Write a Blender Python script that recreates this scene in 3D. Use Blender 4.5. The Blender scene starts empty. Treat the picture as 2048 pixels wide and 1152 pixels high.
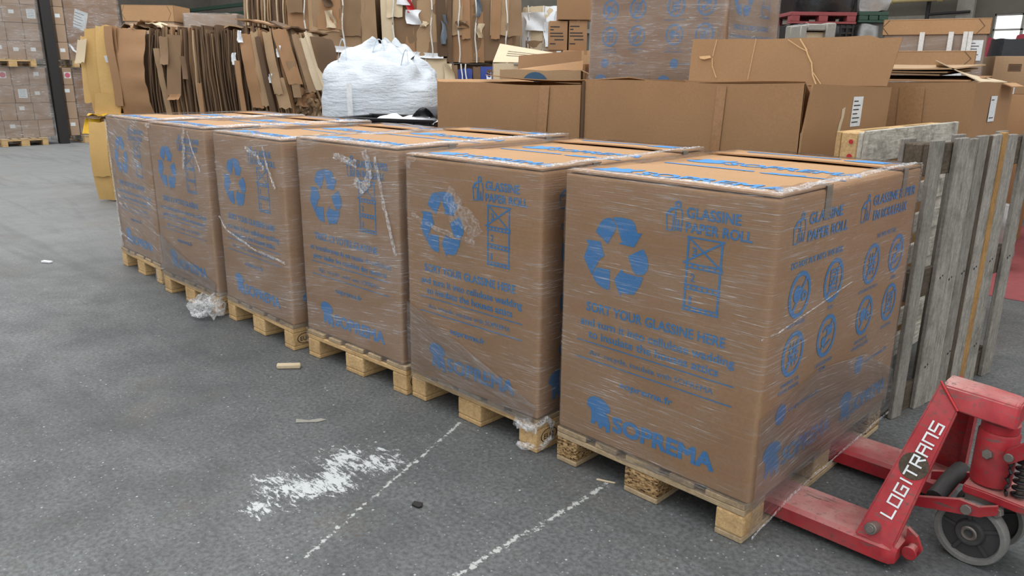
import bpy, bmesh, math, random
from mathutils import Vector, Matrix, noise
R = random.Random(7)
rad = math.radians
SC = bpy.context.scene
COL = SC.collection

# ------------------------------------------------------------------ camera, light, exposure
cam_d = bpy.data.cameras.new('camera')
cam = bpy.data.objects.new('camera', cam_d)
COL.objects.link(cam)
_r = (0.71141522, 0.70269236, 0.01057497)
_u = (-0.19758865, 0.18555559, 0.96256317)
_f = (-0.67442354, 0.68687158, -0.27085111)
cam.matrix_world = Matrix(((_r[0], _u[0], -_f[0], 0.9708), (_r[1], _u[1], -_f[1], -2.0638),
                           (_r[2], _u[2], -_f[2], 1.4646), (0, 0, 0, 1)))
cam_d.sensor_width = 36.0
cam_d.lens = 1519.16 / 2048 * 36
cam_d.clip_start = 0.05
SC.camera = cam

wd = bpy.data.worlds.new('world')
SC.world = wd
wd.use_nodes = True
wn = wd.node_tree
wn.nodes.clear()
_tc = wn.nodes.new('ShaderNodeTexCoord')
_sp = wn.nodes.new('ShaderNodeSeparateXYZ')
_rp = wn.nodes.new('ShaderNodeValToRGB')
_bg = wn.nodes.new('ShaderNodeBackground')
_wo = wn.nodes.new('ShaderNodeOutputWorld')
wn.links.new(_tc.outputs['Generated'], _sp.inputs[0])
# fill light added to the sky: brighter on the right, behind the camera
_dt = wn.nodes.new('ShaderNodeVectorMath')
_dt.operation = 'DOT_PRODUCT'
wn.links.new(_tc.outputs['Generated'], _dt.inputs[0])
_dt.inputs[1].default_value = (0.86, -0.5, 0)
_ms = wn.nodes.new('ShaderNodeMath')
_ms.operation = 'MULTIPLY'
_ms.use_clamp = True
wn.links.new(_dt.outputs['Value'], _ms.inputs[0])
_ms.inputs[1].default_value = 0.95
_mz = wn.nodes.new('ShaderNodeMath')
_mz.operation = 'ADD'
wn.links.new(_sp.outputs['Z'], _mz.inputs[0])
wn.links.new(_ms.outputs[0], _mz.inputs[1])
wn.links.new(_mz.outputs[0], _rp.inputs[0])
wn.links.new(_rp.outputs[0], _bg.inputs[0])
wn.links.new(_bg.outputs[0], _wo.inputs[0])
_rp.color_ramp.elements[0].position = 0.0
_rp.color_ramp.elements[0].color = (0.50, 0.51, 0.52, 1)
_rp.color_ramp.elements[1].position = 0.85
_rp.color_ramp.elements[1].color = (1.25, 1.25, 1.25, 1)
_bg.inputs[1].default_value = 0.64

def area(name, loc, size, energy, rot=(0, 0, 0), col=(1, 1, 1)):
    l = bpy.data.lights.new(name, 'AREA')
    l.shape = 'RECTANGLE'
    l.size, l.size_y = size
    l.energy = energy
    l.color = col
    o = bpy.data.objects.new(name, l)
    o.location = loc
    o.rotation_euler = rot
    COL.objects.link(o)
    return o
# roof skylight bands of the hall, high above the floor
area('skylight_band', (-2.5, 1.0, 7.5), (2.2, 16), 400)
area('skylight_band', (-9.5, 1.0, 7.5), (2.2, 16), 400)
area('skylight_band', (-16.0, 3.0, 7.5), (2.2, 16), 480)
area('skylight_band', (5.0, -2.0, 7.5), (2.2, 14), 300)

SC.view_settings.view_transform = 'Standard'
SC.view_settings.look = 'None'
SC.view_settings.gamma = 1.0
SC.view_settings.exposure = 0.2
SC.view_settings.use_curve_mapping = False

# ------------------------------------------------------------------ node materials
class NT:
    def __init__(s, name):
        s.m = bpy.data.materials.new(name)
        s.m.use_nodes = True
        s.t = s.m.node_tree
        s.t.nodes.clear()
        s.out = s.t.nodes.new('ShaderNodeOutputMaterial')
        s.tc = s.t.nodes.new('ShaderNodeTexCoord')
        s.oi = s.t.nodes.new('ShaderNodeObjectInfo')
    def n(s, typ, **kw):
        x = s.t.nodes.new('ShaderNode' + typ)
        for k, v in kw.items():
            setattr(x, k, v)
        return x
    def l(s, a, b):
        s.t.links.new(a, b)
    def put(s, inp, v):
        if isinstance(v, bpy.types.NodeSocket):
            s.l(v, inp)
        elif hasattr(inp.default_value, '__len__') and not hasattr(v, '__len__'):
            inp.default_value = (v, v, v)
        else:
            inp.default_value = v
    def mp(s, vec, scale=(1, 1, 1), rot=(0, 0, 0), loc=(0, 0, 0)):
        x = s.n('Mapping')
        s.put(x.inputs['Vector'], vec)
        x.inputs['Scale'].default_value = scale
        x.inputs['Rotation'].default_value = rot
        x.inputs['Location'].default_value = loc
        return x.outputs[0]
    def noise(s, vec, scale=5, detail=3, rough=.5, dist=0):
        x = s.n('TexNoise')
        s.put(x.inputs['Vector'], vec)
        x.inputs['Scale'].default_value = scale
        x.inputs['Detail'].default_value = detail
        x.inputs['Roughness'].default_value = rough
        x.inputs['Distortion'].default_value = dist
        return x.outputs['Fac']
    def vor(s, vec, scale=5, feature='F1'):
        x = s.n('TexVoronoi', feature=feature)
        s.put(x.inputs['Vector'], vec)
        x.inputs['Scale'].default_value = scale
        return x
    def math(s, op, a, b=0.0, clamp=False):
        x = s.n('Math', operation=op)
        x.use_clamp = clamp
        s.put(x.inputs[0], a)
        s.put(x.inputs[1], b)
        return x.outputs[0]
    def rng(s, v, a, b, c=0.0, d=1.0):
        x = s.n('MapRange')
        s.put(x.inputs[0], v)
        for i, q in enumerate((a, b, c, d)):
            x.inputs[i + 1].default_value = q
        return x.outputs[0]
    def mix(s, fac, a, b):
        x = s.n('Mix', data_type='RGBA')
        s.put(x.inputs[0], fac)
        s.put(x.inputs[6], a if isinstance(a, bpy.types.NodeSocket) else (*a[:3], 1))
        s.put(x.inputs[7], b if isinstance(b, bpy.types.NodeSocket) else (*b[:3], 1))
        return x.outputs[2]
    def bump(s, h, strength=.3, dist=.002):
        x = s.n('Bump')
        x.inputs['Strength'].default_value = strength
        x.inputs['Distance'].default_value = dist
        s.put(x.inputs['Height'], h)
        return x.outputs[0]
    def bsdf(s, col, rough=.6, metal=0, normal=None, spec=.5):
        x = s.n('BsdfPrincipled')
        s.put(x.inputs['Base Color'], col if isinstance(col, bpy.types.NodeSocket) else (*col[:3], 1))
        s.put(x.inputs['Roughness'], rough)
        s.put(x.inputs['Metallic'], metal)
        x.inputs['Specular IOR Level'].default_value = spec
        if normal is not None:
            s.l(normal, x.inputs['Normal'])
        return x.outputs[0]
    def done(s, sh):
        s.l(sh, s.out.inputs[0])
        return s.m
    def vec(s, x):
        return s.tc.outputs[x]
    def rand_off(s, coord='Object', k=13.0):
        a = s.n('VectorMath', operation='SCALE')
        cmb = s.n('CombineXYZ')
        for i in range(3):
            s.l(s.oi.outputs['Random'], cmb.inputs[i])
        s.l(cmb.outputs[0], a.inputs[0])
        a.inputs['Scale'].default_value = k
        b = s.n('VectorMath', operation='ADD')
        s.l(s.vec(coord), b.inputs[0])
        s.l(a.outputs[0], b.inputs[1])
        return b.outputs[0]

def srgb(r, g, b):
    def f(c):
        c /= 255.0
        return c / 12.92 if c <= .04045 else ((c + .055) / 1.055) ** 2.4
    return (f(r), f(g), f(b))
def mul(c, k):
    return tuple(min(1, x * k) for x in c)

def m_card(name, c, var=.18, dark=None, ribs=False):
    t = NT(name)
    v = t.rand_off()
    f = t.noise(v, 90, 3, .6)
    g = t.noise(v, 3.0, 3, .6)
    col = t.mix(t.rng(f, .3, .7), mul(c, .93), mul(c, 1.07))
    col = t.mix(t.rng(g, .35, .7, 0, .45), col, mul(c, .82))
    col = t.mix(t.math('MULTIPLY', t.oi.outputs['Random'], var), col, dark or mul(c, .55))
    h = f
    if ribs:
        w = t.n('TexWave', wave_type='BANDS', bands_direction='Z')
        t.put(w.inputs['Vector'], v)
        w.inputs['Scale'].default_value = 28
        w.inputs['Distortion'].default_value = 1.5
        h = t.math('ADD', t.math('MULTIPLY', w.outputs['Fac'], .8), f)
    return t.done(t.bsdf(col, .78, normal=t.bump(h, .22, .0015), spec=.25))
def m_plain(name, c, rough=.5, metal=0, var=0.0, bump=0.0, bscale=60, spec=.5):
    t = NT(name)
    v = t.rand_off()
    f = t.noise(v, bscale, 3, .6)
    col = t.mix(t.rng(f, .3, .7), mul(c, 1 - .12), mul(c, 1.1))
    if var:
        col = t.mix(t.math('MULTIPLY', t.oi.outputs['Random'], var), col, mul(c, .4))
    return t.done(t.bsdf(col, rough, metal, t.bump(f, bump, .003) if bump else None, spec))
def m_wood(name, c1, c2, dirt, damt, var=.35):
    t = NT(name)
    v = t.rand_off('Generated', 7.0)
    g = t.noise(t.mp(v, (1, 1, 1)), 9, 5, .65, 1.2)
    o = t.rand_off('Object', 9.0)
    d = t.noise(o, 7, 4, .7)
    fn = t.noise(o, 70, 2, .5)
    col = t.mix(t.rng(g, .35, .65), c1, c2)
    col = t.mix(t.math('MULTIPLY', t.oi.outputs['Random'], var), col, mul(c2, .6))
    col = t.mix(t.rng(d, .48, .72, 0, damt), col, dirt)
    col = t.mix(t.rng(fn, .35, .7, 0, .25), col, dirt)
    return t.done(t.bsdf(col, .8, normal=t.bump(t.math('ADD', g, fn), .35, .003), spec=.2))
def m_chip(name):
    t = NT(name)
    v = t.rand_off()
    x = t.vor(t.mp(v, (1, 1, 2.2)), 95)
    c = t.n('SeparateColor')
    t.l(x.outputs['Color'], c.inputs[0])
    col = t.mix(c.outputs[0], srgb(120, 92, 60), srgb(196, 164, 118))
    col = t.mix(t.rng(c.outputs[1], .7, .95), col, srgb(70, 52, 36))
    return t.done(t.bsdf(col, .85, normal=t.bump(c.outputs[0], .5, .004), spec=.2))
def m_film(name, base, streak, tilt=0.0, zs=60, white=(.86, .88, .9), uv=False):
    """clear stretch film: see-through, with drawn-out whitish pull lines and cloudy patches"""
    t = NT(name)
    v = t.mp(t.rand_off(), rot=(0, tilt, 0))
    if uv:
        c3 = t.n('SeparateXYZ'); t.l(t.vec('UV'), c3.inputs[0])
        c4 = t.n('CombineXYZ'); t.l(c3.outputs[0], c4.inputs[0]); t.l(c3.outputs[1], c4.inputs[2])
        v = c4.outputs[0]
    a = t.noise(t.mp(v, (1.6, 1.6, zs)), 2.2, 3, .6)
    b = t.noise(t.mp(v, (1.0, 1.0, 2.2)), 2.6, 3, .55, .6)
    fine = t.noise(t.mp(v, (5, 5, zs * 2.6)), 2.0, 2, .6)
    s1 = t.rng(a, .56, .78)
    s2 = t.math('MULTIPLY', t.rng(fine, .6, .72), t.rng(b, .40, .62))
    f = t.math('ADD', t.math('MULTIPLY', t.math('MULTIPLY', s1, t.rng(b, .3, .65, .15, 1)), streak * .55),
               t.math('MULTIPLY', s2, streak))
    f = t.math('ADD', f, t.rng(b, .35, .7, base * .5, base * 1.5), clamp=True)
    hgt = t.math('ADD', a, t.math('MULTIPLY', fine, .5))
    nb = t.bump(hgt, .55, .006)
    tr = t.n('BsdfTransparent')
    tr.inputs[0].default_value = (.97, .97, .97, 1)
    df = t.n('BsdfPrincipled')
    df.inputs['Base Color'].default_value = (*white, 1)
    df.inputs['Roughness'].default_value = .3
    t.l(nb, df.inputs['Normal'])
    gl = t.n('BsdfGlossy')
    gl.inputs['Roughness'].default_value = .12
    gl.inputs['Color'].default_value = (.9, .92, .95, 1)
    t.l(nb, gl.inputs['Normal'])
    fr = t.n('Fresnel')
    fr.inputs['IOR'].default_value = 1.36
    t.l(nb, fr.inputs['Normal'])
    m1 = t.n('MixShader')
    t.l(f, m1.inputs[0]); t.l(tr.outputs[0], m1.inputs[1]); t.l(df.outputs[0], m1.inputs[2])
    m2 = t.n('MixShader')
    t.l(t.math('MULTIPLY', fr.outputs[0], .75), m2.inputs[0]); t.l(m1.outputs[0], m2.inputs[1]); t.l(gl.outputs[0], m2.inputs[2])
    return t.done(m2.outputs[0])
def m_crinkle(name, alpha=.6, col=(.9, .92, .94)):
    t = NT(name)
    f = t.noise(t.vec('Object'), 60, 4, .7, .8)
    nb = t.bump(f, .8, .01)
    a = t.rng(f, .40, .66, alpha * .08, alpha)
    tr = t.n('BsdfTransparent')
    df = t.bsdf(col, .25, 0, nb)
    m = t.n('MixShader')
    t.l(a, m.inputs[0]); t.l(tr.outputs[0], m.inputs[1]); t.l(df, m.inputs[2])
    return t.done(m.outputs[0])
def m_red():
    t = NT('worn_red_paint')
    v = t.vec('Object')
    n1 = t.noise(v, 5, 5, .7, .5)
    n2 = t.noise(t.mp(v, (6, 40, 40)), 1.6, 4, .7, .4)
    n3 = t.noise(v, 55, 3, .7)
    n4 = t.noise(t.mp(v, (1, 1, 1), loc=(3, 5, 1)), 3.5, 3, .6)
    col = t.mix(t.rng(n1, .3, .7), srgb(142, 24, 34), srgb(184, 44, 54))
    ge = t.n('NewGeometry'); sx = t.n('SeparateXYZ'); t.l(ge.outputs['True Normal'], sx.inputs[0])
    dust = t.math('MULTIPLY', t.rng(sx.outputs['Z'], .6, .95), t.rng(n4, .34, .6, .1, .85))
    col = t.mix(t.rng(n4, .48, .75, 0, .45), col, srgb(186, 108, 104))
    col = t.mix(dust, col, srgb(190, 150, 142))
    col = t.mix(t.math('MULTIPLY', t.rng(n2, .56, .66), t.rng(n1, .42, .6)), col, srgb(92, 84, 78))
    col = t.mix(t.math('MULTIPLY', t.rng(n3, .55, .68), t.rng(n4, .4, .62, .1, .8)), col, srgb(86, 74, 68))
    return t.done(t.bsdf(col, t.rng(n3, .3, .7, .38, .62), 0, t.bump(n3, .25, .002)))
def m_floor():
    t = NT('stained_concrete')
    v = t.vec('Object')
    big = t.noise(v, .55, 4, .6, .3)
    mid = t.noise(v, 3.2, 5, .65)
    fin = t.noise(v, 60, 3, .65)
    col = t.mix(t.rng(big, .3, .7), srgb(96, 99, 100), srgb(124, 128, 128))
    col = t.mix(t.rng(mid, .4, .68, 0, .5), col, srgb(74, 77, 78))
    col = t.mix(t.rng(fin, .36, .64, 0, .7), col, srgb(64, 66, 67))
    # dark tyre scuffs running along the aisle
    ty = t.noise(t.mp(v, (.35, 3.2, 1), rot=(0, 0, .18)), 1.5, 4, .6, .8)
    sep = t.n('SeparateXYZ'); t.l(v, sep.inputs[0])
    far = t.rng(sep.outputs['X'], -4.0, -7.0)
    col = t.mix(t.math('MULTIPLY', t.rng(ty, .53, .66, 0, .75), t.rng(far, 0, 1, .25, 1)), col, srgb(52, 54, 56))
    col = t.mix(t.math('MULTIPLY', far, .4), col, srgb(150, 152, 152))  # grazing sheen painted in: floor colour turned paler towards the far end
    # brownish grime near the bottom of the picture
    br = t.noise(t.mp(v, loc=(4, 2, 0)), 1.4, 4, .7)
    col = t.mix(t.math('MULTIPLY', t.rng(br, .55, .72, 0, .5), t.rng(fin, .4, .6)), col, srgb(108, 92, 78))
    # pale grit
    x = t.vor(v, 26); cs = t.n('SeparateColor'); t.l(x.outputs['Color'], cs.inputs[0])
    grit = t.math('MULTIPLY', t.math('LESS_THAN', x.outputs['Distance'], t.rng(cs.outputs[1], 0, 1, .03, .13)), t.math('GREATER_THAN', cs.outputs[0], .72))
    col = t.mix(t.math('MULTIPLY', grit, .75), col, srgb(190, 192, 190))
    x2 = t.vor(v, 70); cs2 = t.n('SeparateColor'); t.l(x2.outputs['Color'], cs2.inputs[0])
    g2 = t.math('MULTIPLY', t.math('LESS_THAN', x2.outputs['Distance'], .22), t.math('GREATER_THAN', cs2.outputs[0], .86))
    col = t.mix(t.math('MULTIPLY', g2, .5), col, srgb(170, 172, 172))
    # spilled white paint: three overlapping ragged blobs
    pn = t.noise(t.mp(v, (1, 1, 1)), 7, 6, .75, .6)
    pf = t.noise(t.mp(v, (7, 22, 1), rot=(0, 0, rad(62))), 2.2, 5, .8, .8)
    blob = None
    for (cx, cy, r) in ((-1.30, -1.0, .10), (-1.34, -.86, .19), (-1.27, -.73, .16), (-1.38, -.60, .17), (-1.27, -.52, .15)):
        vm = t.n('VectorMath', operation='DISTANCE')
        t.l(v, vm.inputs[0]); vm.inputs[1].default_value = (cx, cy, 0)
        d = t.rng(vm.outputs['Value'], 0, r * 1.45, 1, 0)
        blob = d if blob is None else t.math('MAXIMUM', blob, d)
    pm = t.math('ADD', blob, t.math('MULTIPLY', t.math('SUBTRACT', pn, .5), 1.5))
    pm = t.math('ADD', pm, t.math('MULTIPLY', t.math('SUBTRACT', pf, .5), 2.2))
    pm = t.math('MULTIPLY', t.rng(pm, .70, .84), t.math('GREATER_THAN', blob, .06))
    col = t.mix(t.math('MULTIPLY', pm, .85), col, srgb(206, 212, 212))
    # two broken chalky lines
    for (x0, y0, x1, y1, w) in ((-1.31, -.05, -.93, -1.05, .016), (-.54, .01, -.52, -1.1, .022)):
        L = math.hypot(x1 - x0, y1 - y0); ang = math.atan2(y1 - y0, x1 - x0)
        m = t.mp(v, rot=(0, 0, 0), loc=(-x0, -y0, 0))
        m = t.mp(m, rot=(0, 0, -ang))
        s2 = t.n('SeparateXYZ'); t.l(m, s2.inputs[0])
        wob = t.math('MULTIPLY', t.math('SUBTRACT', t.noise(v, 5, 2), .5), .03)
        dy = t.math('ABSOLUTE', t.math('ADD', s2.outputs['Y'], wob))
        on = t.math('MULTIPLY', t.math('GREATER_THAN', s2.outputs['X'], 0), t.math('LESS_THAN', s2.outputs['X'], L))
        k = t.math('MULTIPLY', on, t.rng(t.math('ADD', dy, t.math('MULTIPLY', t.math('SUBTRACT', t.noise(v, 38, 4, .7), .5), w * 5.0)), 0, w * .35, 1, 0))
        col = t.mix(t.math('MULTIPLY', k, .8), col, srgb(196, 199, 196))
    return t.done(t.bsdf(col, t.rng(mid, .3, .7, .5, .75), 0, t.bump(t.math('ADD', fin, t.math('MULTIPLY', mid, .5)), .3, .004), spec=.4))

def m_bag():
    t = NT('woven_white_fabric')
    v = t.vec('Object')
    h1 = t.noise(t.mp(v, (1.5, 1.5, 9)), 3.2, 4, .6, .7)
    h2 = t.noise(v, 9, 4, .65, 1.0)
    f = t.noise(t.mp(v, (1, 1, 1)), 160, 2, .5)
    col = t.mix(t.rng(f, .3, .7), srgb(198, 207, 216), srgb(214, 222, 229))
    return t.done(t.bsdf(col, .5, 0, t.bump(t.math('ADD', h1, t.math('MULTIPLY', h2, .6)), .55, .03), spec=.4))
KR = srgb(182, 144, 106)
M = dict(
    floor=m_floor(),
    kraft=m_card('kraft_board', KR, .0),
    kraft_g=m_card('kraft_board_dull', srgb(164, 129, 94), .06),
    kraft_b=m_card('kraft_board_brown', srgb(166, 129, 95), .15),
    kraft_v=m_card('kraft_board_varied', srgb(180, 151, 118), .75, srgb(104, 80, 60), True),
    kraft_y=m_card('kraft_board_yellow', srgb(206, 170, 110), .25, srgb(160, 124, 70)),
    kraft_w=m_card('pale_board', srgb(214, 196, 166), .2),
    kraft_d=m_card('corrugated_edge_board', srgb(122, 98, 76), .55, srgb(58, 45, 36), True),
    kraft_s=m_card('small_carton_board', srgb(182, 156, 132), .35),
    crease=m_plain('torn_board_fibre', srgb(216, 178, 130), .9),
    ink=m_plain('blue_ink', srgb(60, 142, 208), .55, bscale=140),
    inkd=m_plain('dark_blue_ink', srgb(52, 88, 118), .6, bscale=30),
    black_ink=m_plain('black_ink', srgb(50, 44, 40), .6),
    label=m_plain('white_label_paper', srgb(226, 232, 234), .55),
    pinkink=m_plain('pink_ink', srgb(206, 104, 124), .6),
    wood=m_wood('fresh_pallet_wood', srgb(232, 202, 152), srgb(204, 166, 114), srgb(132, 104, 74), .45),
    woodw=m_wood('dry_pallet_wood', srgb(206, 186, 154), srgb(172, 148, 114), srgb(110, 94, 76), .55),
    grey=m_wood('weathered_grey_wood', srgb(182, 177, 168), srgb(132, 128, 121), srgb(84, 78, 72), .6, .5),
    greyd=m_wood('weathered_dark_wood', srgb(110, 99, 86), srgb(84, 74, 62), srgb(52, 46, 40), .7, .4),
    tan=m_wood('tan_wood', srgb(190, 150, 96), srgb(164, 124, 76), srgb(110, 84, 56), .5),
    pale=m_wood('pale_dirty_wood', srgb(232, 228, 216), srgb(176, 170, 156), srgb(92, 90, 86), .7, .2),
    chip=m_chip('pressed_chip_block'),
    film=m_film('clear_stretch_film', .05, .5),
    film2=m_film('hazy_stretch_film', .10, .65, .12),
    film3=m_film('cloudy_stretch_film', .12, .75, -.2, 30),
    fan=m_film('drawn_stretch_film', .06, .95, 0, 30, uv=True),
    crinkle=m_crinkle('crumpled_film', .7),
    crinkle_l=m_crinkle('thin_crumpled_film', .28),
    tape=m_plain('clear_brown_tape', srgb(164, 127, 92), .3, spec=.5),
    tapeg=m_plain('grey_clear_tape', srgb(150, 140, 124), .2, spec=.6),
    red=m_red(),
    steel=m_plain('dull_steel', srgb(128, 122, 116), .45, .6),
    rubber=m_plain('dusty_wheel_plastic', srgb(62, 62, 62), .6, bump=.3),
    tread=m_plain('scuffed_tread', srgb(120, 120, 118), .8, bump=.6),
    black=m_plain('black_plastic', srgb(26, 27, 30), .35),
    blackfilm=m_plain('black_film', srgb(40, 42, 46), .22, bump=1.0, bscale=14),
    silver=m_plain('silver_crumpled_film', srgb(168, 170, 170), .25, .25, bump=1.0, bscale=16),
    white=m_plain('white_scrap', srgb(232, 236, 240), .5, bump=.4),
    strap=m_plain('white_strap', srgb(226, 226, 222), .5),
    bag=m_bag(),
    yellow=m_plain('yellow_plastic', srgb(226, 182, 40), .5, bump=.3),
    bluegrey=m_plain('bluegrey_steel', srgb(110, 122, 134), .5),
    bluep=m_plain('blue_scrap', srgb(40, 66, 150), .55, var=.4),
    redp=m_plain('red_scrap', srgb(190, 44, 48), .55),
    redbag=m_plain('dark_red_bag', srgb(148, 44, 60), .5, bump=.5),
    wall=m_plain('grimy_plaster', srgb(104, 100, 92), .85, bump=.3, bscale=3),
    wallpale=m_plain('grimy_brick_paint', srgb(150, 146, 138), .85, bump=.5, bscale=12),
    pipe=m_plain('cream_pipe', srgb(206, 186, 134), .5),
    dark=m_plain('dark_steel_and_shade', srgb(38, 36, 36), .6),
    green=m_plain('green_steel', srgb(46, 74, 60), .6),
    roofpale=m_plain('roof_sheet', srgb(170, 176, 172), .7),
    redfloor=m_plain('worn_red_floor_paint', srgb(146, 72, 74), .75, bump=.2, bscale=20),
    grime=m_plain('grey_plastic', srgb(150, 148, 140), .5),
)
t = NT('daylight_pane'); e = t.n('Emission'); e.inputs[0].default_value = (.9, .96, 1, 1); e.inputs[1].default_value = 1.5
M['pane'] = t.done(e.outputs[0])

# ------------------------------------------------------------------ mesh helpers
class MB:
    """collects shapes, then links them as one mesh object"""
    def __init__(s):
        s.bm = bmesh.new()
        s.mi = 0
    def face(s, vs):
        try:
            f = s.bm.faces.new(vs)
            f.material_index = s.mi
            return f
        except ValueError:
            return None
    def box(s, x0, x1, y0, y1, z0, z1, bev=0.0, seg=2):
        b = bmesh.new()
        vs = [b.verts.new((x, y, z)) for x in (x0, x1) for y in (y0, y1) for z in (z0, z1)]
        for q in ((0, 1, 3, 2), (4, 6, 7, 5), (0, 4, 5, 1), (2, 3, 7, 6), (0, 2, 6, 4), (1, 5, 7, 3)):
            b.faces.new([vs[i] for i in q])
        if bev > 0:
            bmesh.ops.bevel(b, geom=b.edges[:], offset=bev, segments=seg, affect='EDGES', profile=.6)
        s.merge(b)
        return s
    def merge(s, b, mat=None):
        if mat is not None:
            b.transform(mat)
        mp = {}
        for v in b.verts:
            mp[v] = s.bm.verts.new(v.co)
        for f in b.faces:
            s.face([mp[v] for v in f.verts])
        b.free()
    def loft(s, rings, cap=True, close=True):
        rv = [[s.bm.verts.new(p) for p in r] for r in rings]
        n = len(rings[0])
        for a, b in zip(rv, rv[1:]):
            for i in range(n if close else n - 1):
                j = (i + 1) % n
                s.face([a[i], a[j], b[j], b[i]])
        if cap and close:
            s.face(rv[0][::-1])
            s.face(rv[-1])
        return s
    def tube(s, pts, r, n=8, cap=True):
        pts = [Vector(p) for p in pts]
        rings = []
        up = Vector((0, 0, 1))
        for i, p in enumerate(pts):
            d = (pts[min(i + 1, len(pts) - 1)] - pts[max(i - 1, 0)]).normalized()
            a = d.cross(up)
            if a.length < .05:
                a = d.cross(Vector((1, 0, 0)))
            a.normalize()
            b = d.cross(a).normalized()
            rr = r[i] if hasattr(r, '__len__') else r
            rings.append([p + rr * (math.cos(2 * math.pi * k / n) * a + math.sin(2 * math.pi * k / n) * b) for k in range(n)])
        return s.loft(rings, cap)
    def lathe(s, prof, c, axis, n=28):
        """prof: list of (radius, offset along axis)"""
        ax = Vector(axis).normalized()
        a = ax.orthogonal().normalized()
        b = ax.cross(a)
        c = Vector(c)
        return s.loft([[c + ax * h + max(r, 1e-4) * (math.cos(2 * math.pi * k / n) * a + math.sin(2 * math.pi * k / n) * b)
                        for k in range(n)] for r, h in prof])
    def cyl(s, p0, p1, r, n=20):
        p0 = Vector(p0); p1 = Vector(p1)
        return s.lathe([(r * .92, 0), (r, r * .08), (r, (p1 - p0).length - r * .08), (r * .92, (p1 - p0).length)], p0, p1 - p0, n)
    def prism(s, poly, vec):
        v = Vector(vec)
        a = [Vector(p) for p in poly]
        return s.loft([a, [p + v for p in a]])
    def grid(s, fn, nu, nv, th=None):
        """fn(u,v)->point; with th a closed slab"""
        P = [[Vector(fn(i / nu, j / nv)) for j in range(nv + 1)] for i in range(nu + 1)]
        V = [[s.bm.verts.new(p) for p in r] for r in P]
        for i in range(nu):
            for j in range(nv):
                s.face([V[i][j], V[i + 1][j], V[i + 1][j + 1], V[i][j + 1]])
        if th is not None:
            t = Vector(th)
            W = [[s.bm.verts.new(p + t) for p in r] for r in P]
            for i in range(nu):
                for j in range(nv):
                    s.face([W[i][j], W[i][j + 1], W[i + 1][j + 1], W[i + 1][j]])
            for i in range(nu):
                s.face([V[i + 1][0], V[i][0], W[i][0], W[i + 1][0]])
                s.face([V[i][nv], V[i + 1][nv], W[i + 1][nv], W[i][nv]])
            for j in range(nv):
                s.face([V[0][j], V[0][j + 1], W[0][j + 1], W[0][j]])
                s.face([V[nu][j + 1], V[nu][j], W[nu][j], W[nu][j + 1]])
        return s
    def rough(s, amp, freq, seed=0.0, zf=1.0):
        for v in s.bm.verts:
            p = Vector((v.co.x * freq + seed, v.co.y * freq + seed * 1.7, v.co.z * freq * zf))
            v.co += noise.noise_vector(p) * amp
        return s
    def mesh(s, name, mats, smooth=None):
        bmesh.ops.recalc_face_normals(s.bm, faces=s.bm.faces[:])
        me = bpy.data.meshes.new(name)
        s.bm.to_mesh(me)
        s.bm.free()
        for m in (mats if isinstance(mats, (list, tuple)) else [mats]):
            me.materials.append(M[m])
        if smooth is not None:
            me.polygons.foreach_set('use_smooth', [True] * len(me.polygons))
            if smooth < 180:
                me.set_sharp_from_angle(angle=rad(smooth))
        return me
    def build(s, name, mats, parent=None, smooth=None, loc=None, rot=None):
        o = bpy.data.objects.new(name, s.mesh(name, mats, smooth))
        COL.objects.link(o)
        if parent is not None:
            o.parent = parent
        if loc is not None:
            o.location = loc
        if rot is not None:
            o.rotation_euler = rot
        return o

def tag(o, label=None, cat=None, group=None, kind=None):
    for k, v in (('label', label), ('category', cat), ('group', group), ('kind', kind)):
        if v:
            o[k] = v
    return o
def thing(name, loc, label, cat, rz=0.0, group=None):
    o = bpy.data.objects.new(name, None)
    o.empty_display_size = .1
    COL.objects.link(o)
    o.location = loc
    o.rotation_euler = (0, 0, rz)
    return tag(o, label, cat, group)
KIDS = {}
def copy_tree(o, parent=None):
    c = o.copy()
    COL.objects.link(c)
    if parent is not None:
        c.parent = parent
    for ch in [x for x in COL.objects if x.parent == o]:
        copy_tree(ch, c)
    return c
def puff(mb, w, d, h, bulge=.08, n=8, amp=.02, freq=3, seed=0, zb=.5):
    """a block whose sides belly out, subdivided and roughened; base at z=0, centred in x,y"""
    b = bmesh.new()
    bmesh.ops.create_cube(b, size=1)
    bmesh.ops.subdivide_edges(b, edges=b.edges[:], cuts=n, use_grid_fill=True)
    for v in b.verts:
        x, y, z = v.co.x * 2, v.co.y * 2, v.co.z * 2
        k = 1 + bulge * (1 - z * z)
        # round the corners
        m = max(abs(x), abs(y))
        l = math.hypot(x, y)
        q = 1 - .12 * max(0, (l / max(m, 1e-6) - 1)) / .414 * (m ** 3)
        e = 1 - .06 * abs(z) ** 6 * m ** 2
        v.co = Vector((x * w / 2 * k * q * e, y * d / 2 * k * q * e, (z + 1) * h / 2))
        nv = noise.noise_vector(Vector((v.co.x * freq + seed, v.co.y * freq, v.co.z * freq + seed)))
        v.co += nv * amp
        v.co.z = max(v.co.z, 0)
    mb.merge(b)

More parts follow.
